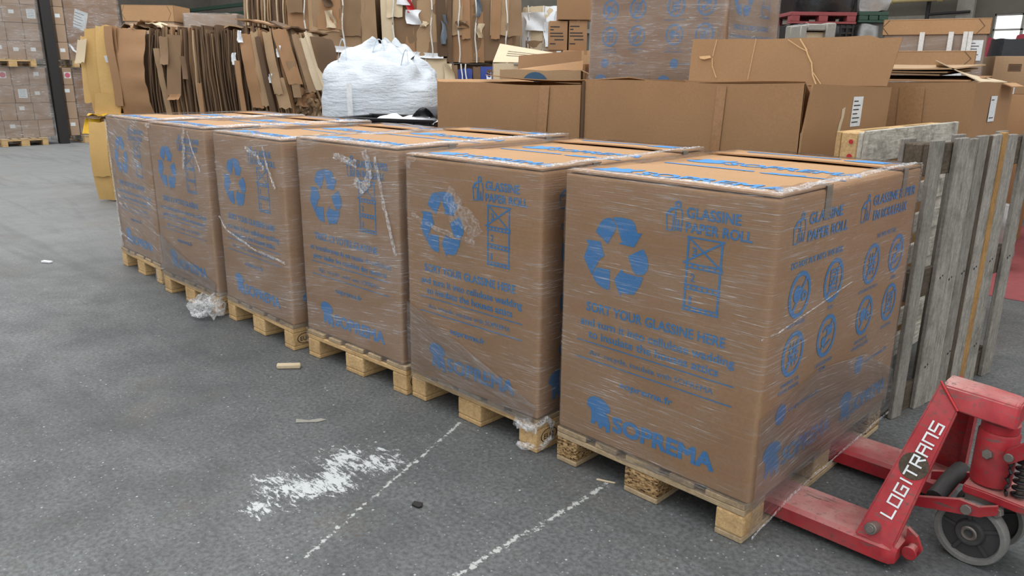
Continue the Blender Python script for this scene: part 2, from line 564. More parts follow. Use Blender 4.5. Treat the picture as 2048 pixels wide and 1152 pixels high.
# ------------------------------------------------------------------ printed marks
_txt = {}
def txt_mesh(s, bold):
    k = (s, bold)
    if k in _txt:
        return _txt[k]
    c = bpy.data.curves.new('t', 'FONT')
    c.body = s
    c.size = 1
    c.offset = bold
    c.resolution_u = 3
    o = bpy.data.objects.new('t', c)
    COL.objects.link(o)
    dg = bpy.context.evaluated_depsgraph_get()
    me = bpy.data.meshes.new_from_object(o.evaluated_get(dg))
    vs = [(v.co.x, v.co.y) for v in me.vertices]
    fs = [tuple(p.vertices) for p in me.polygons]
    bpy.data.objects.remove(o)
    bpy.data.curves.remove(c)
    bpy.data.meshes.remove(me)
    _txt[k] = (vs, fs)
    return _txt[k]
class Print:
    """flat ink laid on a face; place(s,t) maps face metres to local space"""
    def __init__(s, place):
        s.mb = MB()
        s.pl0 = place
        a, b, c = [Vector(place(*q)) for q in ((0, 0), (.01, 0), (0, .01))]
        s.nv = (b - a).cross(c - a).normalized()
        s.k = 0
    def pl(s, x, y):
        return Vector(s.pl0(x, y)) + s.nv * (s.k % 60) * 1.5e-5
    def poly(s, pts):
        s.k += 1
        b = bmesh.new()
        f = b.faces.new([b.verts.new((p[0], p[1], 0)) for p in pts])
        bmesh.ops.triangulate(b, faces=[f])
        for v in b.verts:
            v.co = Vector(s.pl(v.co.x, v.co.y))
        s.mb.merge(b)
    def line(s, pts, w, closed=False):
        pts = list(pts)
        if closed:
            pts.append(pts[0])
        for (x0, y0), (x1, y1) in zip(pts, pts[1:]):
            L = math.hypot(x1 - x0, y1 - y0) or 1e-6
            dx, dy = (x1 - x0) / L * w / 2, (y1 - y0) / L * w / 2
            s.poly([(x0 - dx - dy, y0 - dy + dx), (x0 - dx + dy, y0 - dy - dx), (x1 + dx + dy, y1 + dy - dx), (x1 + dx - dy, y1 + dy + dx)])
    def ring(s, cx, cy, r0, r1, n=28, ry=1.0):
        for i in range(n):
            a, b = 2 * math.pi * i / n, 2 * math.pi * (i + 1) / n
            s.poly([(cx + r * math.cos(q), cy + r * ry * math.sin(q)) for r, q in ((r0, a), (r1, a), (r1, b), (r0, b))])
    def disc(s, cx, cy, r, n=24, ry=1.0, a0=0, a1=2 * math.pi):
        s.poly([(cx + r * math.cos(a0 + (a1 - a0) * i / n), cy + r * ry * math.sin(a0 + (a1 - a0) * i / n)) for i in range(n + (0 if a1 - a0 > 6.28 else 1))])
    def text(s, string, x, y, w, h, bold=.0, shear=0.0):
        vs, fs = txt_mesh(string, 0.0)
        x0 = min(v[0] for v in vs); x1 = max(v[0] for v in vs)
        hcap = .729   # cap height of the font at size 1
        sx, sy = w / (x1 - x0 + 2 * bold), h / (hcap + 2 * bold)
        for dx, dy in (((0, 0),) if bold <= 0 else ((1, 1), (-1, 1), (-1, -1), (1, -1))):   # heavier type: the outline thickened all round
            s.k += 4
            P = [(x + (a - x0 + bold + dx * bold) * sx + shear * b * sy, y + (b + bold + dy * bold) * sy) for a, b in vs]
            V = [s.mb.bm.verts.new(s.pl(*q)) for q in P]
            for f in fs:
                s.mb.face([V[i] for i in f])
    def build(s, name, parent, mats='ink'):
        return s.mb.build(name, mats, parent)

MAMMOTH = [(0.0, .74), (.03, .84), (.12, .93), (.30, 1.0), (.5, 1.0), (.72, .96), (.9, .86), (.99, .74), (.97, .64), (.88, .60), (.80, .62), (.86, .54),
           (.93, .44), (.99, .30), (1.0, .02), (.84, .0), (.82, .13), (.76, .17), (.70, .15), (.64, .05), (.54, .06), (.5, .19), (.43, .24), (.37, .2),
           (.33, .1), (.18, .11), (.2, .3), (.19, .48), (.14, .58), (.05, .62), (.0, .66)]
def mammoth(p, x, y, w, h):
    p.poly([(x + a * w, y + b * h) for a, b in MAMMOTH])
RECY = [[(.145, .793), (.161, .824), (.175, .84), (.192, .848), (.205, .85), (.227, .835), (.233, .818), (.199, .757)],
        [(.211, .852), (.254, .858), (.296, .854), (.309, .841), (.318, .813), (.338, .816), (.309, .763), (.245, .766), (.259, .774), (.242, .81), (.234, .83), (.222, .843)],
        [(.103, .758), (.167, .762), (.187, .713), (.167, .697), (.151, .667), (.133, .635), (.096, .693), (.116, .744)],
        [(.156, .666), (.214, .669), (.215, .595), (.193, .595), (.165, .604), (.148, .619), (.138, .638)],
        [(.264, .682), (.269, .669), (.323, .666), (.352, .668), (.343, .638), (.319, .6), (.294, .596), (.266, .596), (.264, .579), (.233, .636)],
        [(.346, .764), (.363, .739), (.37, .714), (.368, .694), (.352, .675), (.322, .671), (.307, .686), (.286, .73)]]
def bin_person(p, x, y, w, h):
    q = lambda a, b: (x + a * w, y + b * h)
    p.ring(*q(.62, .93), .006, .012, 14)
    p.line([q(.0, .56), q(.42, .56), q(.36, .02), q(.08, .02)], .0045, True)
    p.line([q(.1, .62), q(.25, .74), q(.55, .82)], .009)
    p.line([q(.55, .82), q(.82, .78), q(.9, .5), q(.84, .05)], .0045)
    p.line([q(.5, .72), q(.52, .4), q(.5, .04)], .0045)
    p.line([q(.62, .06), q(.68, .4), q(.74, .06)], .0045)
def front_prints(box, W, lang, rz=0.0, D=1.2):
    def pl(s, t):
        return (-W / 2 + s, -D / 2 - .0016, t)
    objs = []
    p = Print(pl)
    for q in RECY:
        p.poly(q)
    objs.append(p.build('recycling_symbol', box))
    p = Print(pl)
    bin_person(p, .427, .842, .066, .094)
    en = lang == 'en'
    if en:
        p.text('GLASSINE', .500, .892, .186, .036, .02); p.text('PAPER ROLL', .500, .846, .228, .034, .02)
    else:
        p.text('GLASSINE PAPIER', .500, .892, .235, .034, .02); p.text('EN ROULEAUX', .500, .846, .205, .034, .02)
    objs.append(p.build('bin_notice', box))
    p = Print(pl)
    x0, x1 = .514, .632
    p.line([(x0, .60), (x0, .832)], .007); p.line([(x1, .60), (x1, .832)], .007)
    for y in (.832, .748, .735, .678, .664, .606, .594):
        p.line([(x0 - .004, y), (x1 + .004, y)], .005)
    for y in (.742, .671, .600):
        for k in range(7):
            p.line([(x0 + .118 * k / 6, y - .005), (x0 + .118 * k / 6, y + .005)], .006)
    p.line([(x0 - .012, .748), (x1 + .006, .832)], .006); p.line([(x0, .832), (x1 + .006, .742)], .006)
    for k, (n, y) in enumerate((('3', .775), ('2', .69), ('1', .615))):
        p.text(n, x0 + .016, y, .016 if n != '1' else .009, .028, .01)
    objs.append(p.build('stacking_diagram', box))
    p = Print(pl)
    if en:
        p.text('SORT YOUR GLASSINE HERE', .117, .499, .553, .036, .02)
        p.text('and turn it into cellulose wadding', .092, .443, .615, .032, .014)
        p.text('to insulate the houses attics', .130, .399, .525, .032, .014)
        p.text('Act, recycle, insulate with SOPREMA', .138, .334, .505, .021)
    else:
        p.text('TRIEZ ICI VOTRE GLASSINE', .117, .499, .520, .036, .02)
        p.text('et transformez-la en ouate de cellulose', .075, .443, .66, .028, .014)
        p.text('pour isoler les combles des maisons', .100, .399, .60, .028, .014)
        p.text('Agir, recycler, isoler avec SOPREMA', .138, .334, .505, .021)
    p.line([(.08, .381), (.71, .381)], .004); p.line([(.08, .314), (.71, .314)], .004)
    p.text('soprema.fr', .279, .246, .219, .026, .02)
    objs.append(p.build('slogan_text', box))
    p = Print(pl)
    mammoth(p, .138, .052, .108, .126)
    p.text('SOPREMA', .257, .066, .412, .066, .035)
    objs.append(p.build('brand_logo', box))
    for o in objs:
        o.rotation_euler = (0, 0, rz)
    return objs
def no_sign(p, x, y, r, k):
    p.ring(x, y, r * .80, r, 30)
    a = rad(52)
    p.line([(x - r * .8 * math.cos(a), y - r * .8 * math.sin(a)), (x + r * .8 * math.cos(a), y + r * .8 * math.sin(a))], r * .16)
    if k == 0:
        p.disc(x - r * .22, y + .06 * r, r * .36); p.ring(x + r * .4, y - r * .1, r * .1, r * .24, 16)
    elif k == 1:
        p.line([(x - r * .38, y - r * .5), (x + r * .38, y - r * .5), (x + r * .38, y + r * .5), (x - r * .38, y + r * .5)], r * .08, True)
        for j in range(5):
            p.line([(x - r * .28, y - r * .36 + j * r * .18), (x + r * .28, y - r * .36 + j * r * .18)], r * .06)
    elif k == 2:
        for j in (-1, 0, 1):
            p.line([(x + j * r * .3, y - r * .5), (x + j * r * .3, y + r * .5)], r * .09)
            p.line([(x - r * .45, y + j * r * .3), (x + r * .45, y + j * r * .3)], r * .09)
    else:
        p.disc(x - r * .3, y - r * .2, r * .22); p.disc(x + r * .28, y + r * .25, r * .26)
        p.line([(x - r * .4, y + r * .3), (x - r * .05, y + r * .45), (x + r * .1, y + r * .05)], r * .12)
        p.line([(x - r * .1, y - r * .5), (x + r * .4, y - r * .3)], r * .12)
def side_prints(box, W, D=1.2):
    def pl(s, t):
        return (W / 2 + .0016, -D / 2 + s, t)
    p = Print(pl)
    bin_person(p, .105, .835, .088, .092)
    p.text('GLASSINE', .207, .886, .253, .038, .02); p.text('PAPER ROLL', .207, .831, .309, .038, .02)
    p.build('bin_notice', box)
    p = Print(pl)
    bin_person(p, .625, .835, .088, .092)
    p.text('GLASSINE PAPIER', .726, .886, .428, .038, .02); p.text('EN ROULEAUX', .742, .831, .340, .038, .02)
    p.build('bin_notice', box)
    p = Print(pl)
    p.text('DO NOT PUT INTO THIS BOX', .116, .757, .387, .022, .02)
    p.build('warning_text', box)
    p = Print(pl)
    p.text('NE PAS METTRE', .815, .757, .19, .018, .006)
    p.build('warning_text', box)
    caps = (('BULK ROLLER', 'FILM'), ('ORGANIC OR', 'CARDBOARD'), ('ROULEAU DE FILM', 'FILM'), ('MATIERES', 'CARTON'))
    for c, x in enumerate((.198, .456, .793, .1 + .945)):
        for r, y in enumerate((.664, .466)):
            q = Print(pl)
            no_sign(q, x, y, .077, (c + r * 2) % 4)
            q.build('prohibition_sign', box)
    p = Print(pl)
    p.text('BULK ROLLER', .135, .563, .125, .013, .006); p.text('FILM', .435, .563, .04, .013, .006)
    p.text('ROULEAU DE FILM', .70, .563, .18, .013, .006); p.text('FILM', 1.02, .563, .05, .013, .006)
    p.text('ORGANIC OR', .135, .362, .13, .014, .006); p.text('FOOD WASTE', .125, .340, .145, .014, .006)
    p.text('CARDBOARD', .385, .362, .14, .014, .006); p.text('BOX', .43, .340, .05, .014, .006)
    p.text('DECHETS', .73, .362, .12, .014, .006); p.text('ORGANIQUES', .71, .340, .16, .014, .006)
    p.text('CARTONS', .99, .362, .11, .014, .006)
    p.disc(.159, .266, .036); p.text('soprema.fr', .215, .258, .24, .018, .006)
    p.disc(.807, .262, .036); p.text('soprema.fr', .862, .254, .24, .018, .006)
    p.build('sorting_text', box)
    p = Print(pl)
    mammoth(p, .065, .045, .125, .135); p.text('SOPREMA', .208, .062, .385, .07, .035)
    p.build('brand_logo', box)
    p = Print(pl)
    mammoth(p, .668, .045, .115, .13); p.text('SOPREMA', .795, .062, .350, .066, .035)
    p.build('brand_logo', box)
def top_prints(flaps, W, H, D=1.2):
    def mk(flap, z, items):
        def pl(s, t):
            return (-W / 2 + s, -D / 2 + t, z(s, t))
        p = Print(pl)
        for it in items:
            if it[0] == 'L':
                p.poly([(it[1] + (b if True else 0) * it[3], it[2] + a * it[4]) for a, b in [(1 - y, x) for x, y in MAMMOTH]][::1])
            elif it[0] == 'T':
                p.text(it[1], it[2], it[3], it[4], it[5], .03, it[6] if len(it) > 6 else 0)
            else:
                p.line([(it[1], it[2]), (it[3], it[2])], it[4])
        p.build('brand_logo', flap)
    mk(flaps[0], lambda s, t: H + .0066 + .005 * max(0, t / .37) * math.sin(s / W * 3.0), [('L', .045, .07, .17, .115), ('T', 'SOPREMA', .235, .075, .53, .085)])
    mk(flaps[1], lambda s, t: H - .0035, [('L', .06, .66, .17, .15), ('T', 'SOPREMA', .235, .67, .53, .1), ('B', .06, .55, .42, .022), ('L', .46, .52, .16, .05), ('B', .6, .54, .76, .016)])
    mk(flaps[2], lambda s, t: H + .0066 + .005 * (1 - (t - .99) / .21) * math.sin(s / W * 3.0), [('B', .12, 1.12, .5, .03), ('L', .54, 1.06, .17, .1), ('B', .6, 1.15, .75, .02)])

# ------------------------------------------------------------------ wooden pallet (0.8 x 1.2), origin at its middle on the floor
def make_pallet(label, group, deck='woodw', blk='wood', rail='wood', seed=1, chips=False):
    r = random.Random(seed)
    root = thing('wooden_pallet', (0, 0, 0), label, 'pallet', 0, group)
    xs = [(-.4, -.255), (-.2125, -.1125), (-.0725, .0725), (.1125, .2125), (.255, .4)]
    for a, b in xs:
        mb = MB().box(a, b, -.6, .6, .122, .144, .003, 1)
        mb.rough(.0015, 9, r.random() * 9)
        mb.build('deck_board', deck, root)
    for y in (-.6, -.0725, .455):
        MB().box(-.4, .4, y, y + .145, .100, .122, .003, 1).build('stringer_board', rail, root)
    for x0, x1 in ((-.4, -.3), (-.0725, .0725), (.3, .4)):
        for y in (-.6, -.0725, .455):
            m = 'chip' if chips and (x0 < .2 or y > 0) else blk
            MB().box(x0, x1, y, y + .145, .022, .1, .008, 2).build('block', m, root)
        MB().box(x0, x1, -.6, .6, 0, .022, .004, 1).build('bottom_board', rail, root)
    return root
def eur_stamp(root, x=.4, y=-.5275):
    blk = [o for o in COL.objects if o.parent == root and o.name.startswith('block')]
    blk = [o for o in blk if max(v.co.x for v in o.data.vertices) > .39 and min(v.co.y for v in o.data.vertices) < -.59][0]
    p = Print(lambda s, t: (x + .0012, y + s, .061 + t))
    p.ring(0, 0, .044, .049, 26, .62)
    p.text('EUR', -.030, -.012, .06, .024, .006)
    p.build('burnt_stamp', blk, 'black_ink')

# ------------------------------------------------------------------ printed carton
W0, D0, H0 = .80, 1.2, .990
def film_shell(mb, W, D, H, z0, off=.006, amp=.004, rim=.10, seed=0.0, n=28, top=True):
    hw, hd = W / 2 + off, D / 2 + off
    rr = .02
    path = []
    def arc(cx, cy, a0):
        for k in range(4):
            a = a0 + math.pi / 2 * k / 3
            path.append((cx + rr * math.cos(a), cy + rr * math.sin(a)))
    m = n // 2
    def seg(x0, y0, x1, y1, k):
        for i in range(1, k):
            path.append((x0 + (x1 - x0) * i / k, y0 + (y1 - y0) * i / k))
    arc(hw - rr, -hd + rr, -math.pi / 2); seg(hw, -hd + rr, hw, hd - rr, m + 4)
    arc(hw - rr, hd - rr, 0); seg(hw - rr, hd, -hw + rr, hd, m)
    arc(-hw + rr, hd - rr, math.pi / 2); seg(-hw, hd - rr, -hw, -hd + rr, m + 4)
    arc(-hw + rr, -hd + rr, math.pi); seg(-hw + rr, -hd, hw - rr, -hd, m)
    rings = []
    nz = 14
    for j in range(nz + 1):
        z = z0 + (H + off - z0) * j / nz
        ring = []
        for x, y in path:
            nn = noise.noise(Vector((x * 4 + seed, y * 4, z * 9 + seed)))
            k = 1 + max(-.4, nn) * amp / .4
            zz = z + (noise.noise(Vector((x * 6 + seed, y * 6, 3))) * .02 if j == 0 else 0)
            ring.append((x * k, y * k, zz))
        rings.append(ring)
    if top:
        for q in (.35, 1.0):
            ring = []
            for i, (x, y) in enumerate(path):
                w = rim * q * (.65 + .6 * noise.noise(Vector((x * 5 + seed, y * 5, 7))))
                l = math.hypot(x / hw, y / hd)
                fx = 1 - w / hw; fy = 1 - w / hd
                ring.append((x * fx, y * fy, H + off + .004 + .01 * abs(noise.noise(Vector((x * 9, y * 9, seed + q))))))
            rings.append(ring)
    mb.loft(rings, cap=False)
def ribbon(mb, pts, w, amp=.006, seed=0.0, nrm=(0, -1, 0), n=4):
    """a narrow crumpled strip following pts"""
    pts = [Vector(p) for p in pts]
    fine = []
    for a, b in zip(pts, pts[1:]):
        for i in range(6):
            fine.append(a.lerp(b, i / 6))
    fine.append(pts[-1])
    nv = Vector(nrm)
    N = len(fine) - 1
    def fn(u, v):
        i = min(int(u * N + .5), N)
        d = (fine[min(i + 1, N)] - fine[max(i - 1, 0)]).normalized()
        s = d.cross(nv).normalized()
        ww = w[0] + (w[1] - w[0]) * u if hasattr(w, '__len__') else w
        ww *= .7 + .6 * abs(noise.noise(Vector((i * .7, seed, 2))))
        p = fine[i] + s * (v - .5) * ww
        return p + nv * (abs(noise.noise(Vector((i * .9, v * 4, seed)))) * amp) + s * noise.noise(Vector((i * .5, seed, 0))) * amp
    mb.grid(fn, N, n)
def make_carton(label, group, lang, film='film', filmz=-.02, seed=0.0, sides=True, both=False):
    W, D, H = W0, D0, H0
    root = thing('printed_carton', (0, 0, 0), label, 'carton', 0, group)
    mb = MB()
    mb.box(-W / 2, W / 2, -D / 2, D / 2, 0, H - .006, .012, 3)
    mb.build('body', 'kraft', root, 40)
    fl = []
    s1, s2 = -D / 2 + .37, -D / 2 + .99
    for k, (a, b, z) in enumerate(((-D / 2 + .004, s1, H), (s1 - .02, s2 + .02, H - .009), (s2, D / 2 - .004, H))):
        m = MB()
        if k == 1:
            m.box(-W / 2 + .006, -.002, a, b, z - .005, z + .004, .002, 1); m.box(.002, W / 2 - .006, a, b, z - .005, z + .004, .002, 1)
        else:
            m.grid(lambda u, v: (-W / 2 + .004 + (W - .008) * u, a + (b - a) * v, z - .001 + .005 * (v if k == 0 else 1 - v) * math.sin(u * 3.0)), 8, 3, (0, 0, .006))
        fl.append(m.build('top_flap', 'kraft', root))
    top_prints(fl, W, H)
    front_prints(root, W, lang)
    if both:
        front_prints(root, W, lang, math.pi)
    if sides:
        side_prints(root, W)
    for y in (-.27, .42):
        m = MB()
        m.grid(lambda u, v: (W / 2 + .003 - max(0, v - .62) * .13, y + .045 * (u - .5), H - .10 + .10 * min(1, v / .62) + (.006 if v > .62 else 0)), 2, 8)
        m.build('tape_strip', 'tapeg', root)
    m = MB()
    film_shell(m, W, D, H, filmz, seed=seed)
    f = m.build('stretch_film', film, root, 60)
    m = MB()
    ribbon(m, [(W / 2 - .012, -D / 2 + .01, H + .012), (W / 2 - .014, -.3, H + .012), (W / 2 - .012, .2, H + .014), (W / 2 - .012, D / 2 - .02, H + .012)], .05, .014, seed + 1, (0, 0, 1), 6)
    ribbon(m, [(-W / 2 + .02, -D / 2 + .012, H + .012), (W / 2 - .05, -D / 2 + .012, H + .012)], .03, .008, seed + 5, (0, 0, 1), 4)
    m.build('film_hem', 'crinkle', f, 60)
    return root, f

# ==================================================================== THE SETTING
def struct(o, **kw):
    return tag(o, kind='structure')
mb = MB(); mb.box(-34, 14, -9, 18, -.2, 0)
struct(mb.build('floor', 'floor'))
mb = MB(); mb.box(-34, -2.95, 14, 14.3, 0, 6); mb.box(-1.2, 14, 14, 14.3, 0, 6); mb.box(-2.95, -1.2, 14, 14.3, 0, 1.75); mb.box(-2.95, -1.2, 14, 14.3, 2.58, 6)
wb = struct(mb.build('wall_back', 'wall'))
mb = MB()
for x in (-12, -9.2, -6.4, -3.55):
    mb.box(x, x + .28, 13.86, 14.0, 0, 6, .01, 1)
mb.box(-14, -3.3, 13.93, 14.0, 2.50, 2.60)
struct(mb.build('trim_1', 'wallpale'))
mb = MB(); mb.box(-34.3, -34, -9, 18, 0, 6)
struct(mb.build('wall_left', 'wall'))
w = MB()
for i in range(5):
    w.box(-2.95 + .4375 * i - .02, -2.95 + .4375 * i + .02, 14.02, 14.08, 1.75, 2.58)
for z in (1.77, 2.04, 2.31, 2.56):
    w.box(-2.95, -1.2, 14.02, 14.08, z - .015, z + .015)
win = struct(w.build('window_1', 'wallpale'))
MB().box(-2.95, -1.2, 14.10, 14.12, 1.75, 2.58).build('window_pane', 'pane', win)
mb = MB(); mb.box(-1.2, 2.2, 3.96, 7.2, .0005, .003)
mb.rough(.0, 1)
struct(mb.build('trim_2', 'redfloor'))
# steel roof members and pipes seen over the stacks
def tagged(o, label, cat, group=None):
    return tag(o, label, cat, group)
for i, (x0, x1, z) in enumerate(((-34, 2, 3.45), (-34, 2, 3.75))):
    struct(MB().box(x0, x1, 11.9, 12.05, z, z + .12).build('trim_%d' % (3 + i), 'green'))
for i, (zz, rr) in enumerate(((2.98, .055), (2.86, .05))):
    m = MB(); m.tube([(-7.5, 13.6, zz), (-3.6 + .2 * i, 13.6, zz)], rr, 12)
    for k in range(5):
        m.tube([(-7.2 + .85 * k, 13.6, zz), (-7.12 + .85 * k, 13.6, zz)], rr * 1.35, 12)
    tagged(m.build('wall_pipe', 'pipe', None, 50), ('upper' if i == 0 else 'lower') + ' cream pipe running along the far right wall', 'pipe')
m = MB(); m.tube([(-4.0, 13.8, 3.4), (-4.0, 13.8, 1.6)], .035, 10); m.tube([(-4.0, 13.8, 2.6), (-3.3, 13.8, 2.62)], .025, 8)
tagged(m.build('down_pipe', 'dark', None, 50), 'dark vertical pipe on the far wall beside the window', 'pipe')

# ==================================================================== PRINTED CARTON ROW
ORD = ['nearest', 'second', 'third', 'fourth', 'fifth', 'farthest']
# pallet corner u,v,yaw ; carton corner du,dv,dyaw,width scale,height scale
ROW = [(0, 0, 0, -.008, .006, -.002, 1.01, 1.0), (.883, -.026, 0, .004, .006, .045, .955, .995), (1.697, -.047, .05, .03, .006, -.02, 1.0, 1.01),
       (2.598, -.119, -.018, -.004, .006, .007, .995, .993), (3.468, -.133, .014, .0, .008, 0, 1.0, 1.003), (4.442, -.097, -.018, -.008, .01, .003, 1.0, 1.0)]
def corner_loc(u, v, a, w=.8, d=1.2):
    c, s = math.cos(a), math.sin(a)
    lx, ly = -w / 2, d / 2
    return (-u + c * lx - s * ly, v + s * lx + c * ly)
PL_L = ['wooden pallet with speckled chip blocks under the nearest printed carton',
        'wooden pallet with white film tail on its corner, under the second printed carton',
        'wooden pallet with film over its left block under the third printed carton',
        'wooden pallet stamped on its corner block under the fourth printed carton',
        'wooden pallet with a crumpled film bag at its corner, under the fifth carton',
        'wooden pallet with film pulled over its corner under the farthest printed carton']
CT_L = ['large blue-printed brown carton nearest the camera, above the red pallet truck forks',
        'blue-printed brown carton second in the row, cloudy film patch over its recycling arrows',
        'blue-printed brown carton third in the row, torn white film at its upper right',
        'blue-printed brown carton fourth in the row, thin white film creases near its top',
        'blue-printed brown carton fifth in the row, white film strip hanging over its front',
        'blue-printed brown carton at the far left end of the row, heavily filmed']
pallets, cartons, films = [], [], []
proto_a = make_pallet(PL_L[0], 'wooden pallets under the printed cartons', 'woodw', 'wood', 'woodw', 3, True)
proto_b = make_pallet(PL_L[1], 'wooden pallets under the printed cartons', 'woodw', 'wood', 'wood', 4)
eur_stamp(proto_b)
ce, fe = make_carton(CT_L[0], 'blue printed cartons in the row', 'en', 'film', -.02, 1.0)
cf, ff = make_carton(CT_L[2], 'blue printed cartons in the row', 'fr', 'film2', -.03, 4.0)
def film_of(c):
    return [o for o in COL.objects if o.parent == c and o.name.startswith('stretch_film')][0]
clones = [proto_a, proto_b] + [copy_tree(proto_b) for _ in range(4)]
boxes = [ce, copy_tree(ce), cf, copy_tree(ce), copy_tree(cf), copy_tree(cf)]
for k, (u, v, a, du, dv, da, ws, hs) in enumerate(ROW):
    x, y = corner_loc(u, v, a)
    p = clones[k]; p.location = (x, y, 0); p.rotation_euler = (0, 0, a); p['label'] = PL_L[k]
    if k in (1, 3, 5):
        pass
    b = boxes[k]
    x, y = corner_loc(u + du, v + dv, a + da, .8 * ws)
    b.location = (x, y, .1445); b.rotation_euler = (0, 0, a + da); b.scale = (ws, 1, hs); b['label'] = CT_L[k]
    films.append(film_of(b))
# film variety: per carton material and torn, hanging or knotted pieces of its own film
films[1].data = films[1].data.copy(); films[1].data.materials[0] = M['film']
films[3].data = films[3].data.copy(); films[3].data.materials[0] = M['film2']
films[5].data = films[5].data.copy(); films[5].data.materials[0] = M['film3']
def tear(film, paths, w, mat='crinkle', seed=0.0, amp=.012, name='film_tear', nrm=(0, -1, 0)):
    for i, pth in enumerate(paths):
        m = MB()
        pts = [(-W0 / 2 + q[0], -D0 / 2 - .012, q[1]) if len(q) == 2 else q for q in pth]
        ribbon(m, pts, (w[i] if hasattr(w, '__len__') else w) * .8, amp, seed + i, nrm, 7)
        m.build(name, mat, film, 60)
tear(films[2], [[(.34, .93), (.42, .925), (.52, .90)], [(.58, .97), (.62, .90), (.60, .83), (.56, .80), (.50, .83)], [(.66, .95), (.70, .80), (.74, .66), (.79, .52)]], (.05, .07, .03), seed=3)
tear(films[3], [[(.42, .93), (.55, .90), (.62, .83)], [(.62, .95), (.68, .82), (.73, .74)], [(.02, .5), (.1, .43), (.4, .37), (.78, .35)]], (.03, .03, .02), seed=8)
tear(films[4], [[(.58, .985), (.545, .92), (.55, .85), (.52, .78), (.51, .74)], [(.62, .97), (.66, .88), (.74, .74)], [(.0, .98), (.06, .97)]], (.045, .015, .05), seed=12)
tear(films[1], [[(.28, .86), (.36, .80)], [(.30, .78), (.42, .76), (.46, .70)], [(.05, .74), (.2, .70), (.45, .67)], [(.02, .95), (.08, .99)]], (.12, .14, .03, .05), 'crinkle_l', seed=15)
tear(films[5], [[(.02, .97), (.03, .6), (.05, .2), (.06, .02)], [(.1, .42), (.16, .41)], [(.1, .36), (.17, .35)], [(.06, .12), (.3, .09)]], (.05, .02, .02, .03), 'crinkle', seed=19)
tear(films[0], [[(-W0 / 2 + .79, -D0 / 2 - .009, .56), (W0 / 2 + .012, -D0 / 2 + .06, .575), (W0 / 2 + .012, -D0 / 2 + .6, .635)]], (.008,), 'crinkle', seed=27, amp=.002)
# fans of film drawn tight towards one pallet corner
def fan(film, A, B, n=30, m=10, mat='fan', seed=0.0, bulge=(0, 0, 0)):
    """ruled film sheet between polyline A (upper) and polyline B (lower)"""
    def on(P, u):
        k = u * (len(P) - 1)
        i = min(int(k), len(P) - 2)
        return Vector(P[i]).lerp(Vector(P[i + 1]), k - i)
    bv = Vector(bulge)
    mb = MB()
    def fn(u, v):
        p = on(A, u).lerp(on(B, u), v)
        return p + bv * (math.sin(v * math.pi) * .6 + .4 * abs(noise.noise(Vector((v * 14, u * 1.5, seed)))))
    mb.grid(fn, n, m)
    o = mb.build('film_fan', mat, film, 60)
    me = o.data
    uvl = me.uv_layers.new(name='UVMap')
    for lp_ in me.loops:
        k = lp_.vertex_index
        uvl.data[lp_.index].uv = ((k // (m + 1)) / n, (k % (m + 1)) / m)
    return o
h = W0 / 2
fan(films[0], [(h + .009, -.6, .30), (h + .009, -.2, .36), (h + .009, .25, .30), (h + .009, .6, .14)],
    [(h + .012, -.602, -.115), (h + .028, -.38, -.046), (h + .03, -.1, -.035), (h + .03, .3, -.035), (h + .016, .598, -.04)], seed=2, bulge=(.008, 0, 0))
tear(films[0], [[(h + .022, -.60, -.11), (h + .036, -.36, -.045), (h + .036, .0, -.036), (h + .032, .35, -.034), (h + .02, .59, -.05)]], (.018,), 'crinkle', 31, .006, 'film_hem', (1, 0, 0))
fan(films[1], [(-h, -.611, .34), (0, -.611, .2), (h, -.611, .06)], [(-h, -.611, .02), (-.05, -.613, -.012), (h - .02, -.614, -.02)], seed=9, bulge=(0, -.006, 0))
fan(films[4], [(-h, -.611, .26), (0, -.611, .15), (h, -.611, .06)], [(-h, -.611, -.02), (-.05, -.613, -.03), (h - .02, -.614, -.03)], seed=11, bulge=(0, -.006, 0))
# twisted white film tail round the corner block of the second pallet
m = MB()
m.tube([(h - .10, -.612, -.03), (h - .03, -.618, -.045), (h + .01, -.60, -.02), (h + .016, -.56, .0), (h + .02, -.535, -.03), (h + .022, -.53, -.09), (h + .005, -.58, -.125), (h - .05, -.63, -.12), (h - .075, -.64, -.11)],
       [.008, .014, .014, .012, .013, .014, .016, .014, .012], 10)
m.grid(lambda u, v: (h - .115 + .12 * u, -.613 - .008 * math.sin(u * 9 + v * 5), -.055 + .05 * v), 10, 6)
m.rough(.008, 45)
m.build('film_tail', 'crinkle', films[1], 60)
# crumpled film bag on the floor at the fifth pallet's corner
m = MB()
b = bmesh.new(); bmesh.ops.create_icosphere(b, subdivisions=4, radius=1)
for q in b.verts:
    q.co = Vector((q.co.x * .13, q.co.y * .09, q.co.z * .06)) + noise.noise_vector(q.co * 2.6) * .045
    q.co.z = max(q.co.z, -.055)
m.merge(b, Matrix.Translation((h - .05, -.655, -.085)))
m.tube([(h - .03, -.62, .0), (h - .02, -.625, -.03), (h - .03, -.64, -.06)], [.01, .03, .05], 10)
m.rough(.012, 30)
m.build('film_tail', 'crinkle', films[4], 60)
m = MB(); m.grid(lambda u, v: (h - .11 + .125 * u, -.613 - .006 * math.sin(u * 8), -.125 + .12 * v), 8, 6)
m.grid(lambda u, v: (h + .014, -.613 + .15 * u, -.125 + .12 * v), 8, 6)
m.rough(.006, 40)
m.build('film_tail', 'crinkle_l', films[5], 60)
m = MB(); m.grid(lambda u, v: (-h - .002 + .11 * u, -.612 - .004 * math.sin(u * 8), -.075 + .08 * v), 8, 6); m.rough(.006, 40)
m.build('film_tail', 'crinkle_l', films[2], 60)
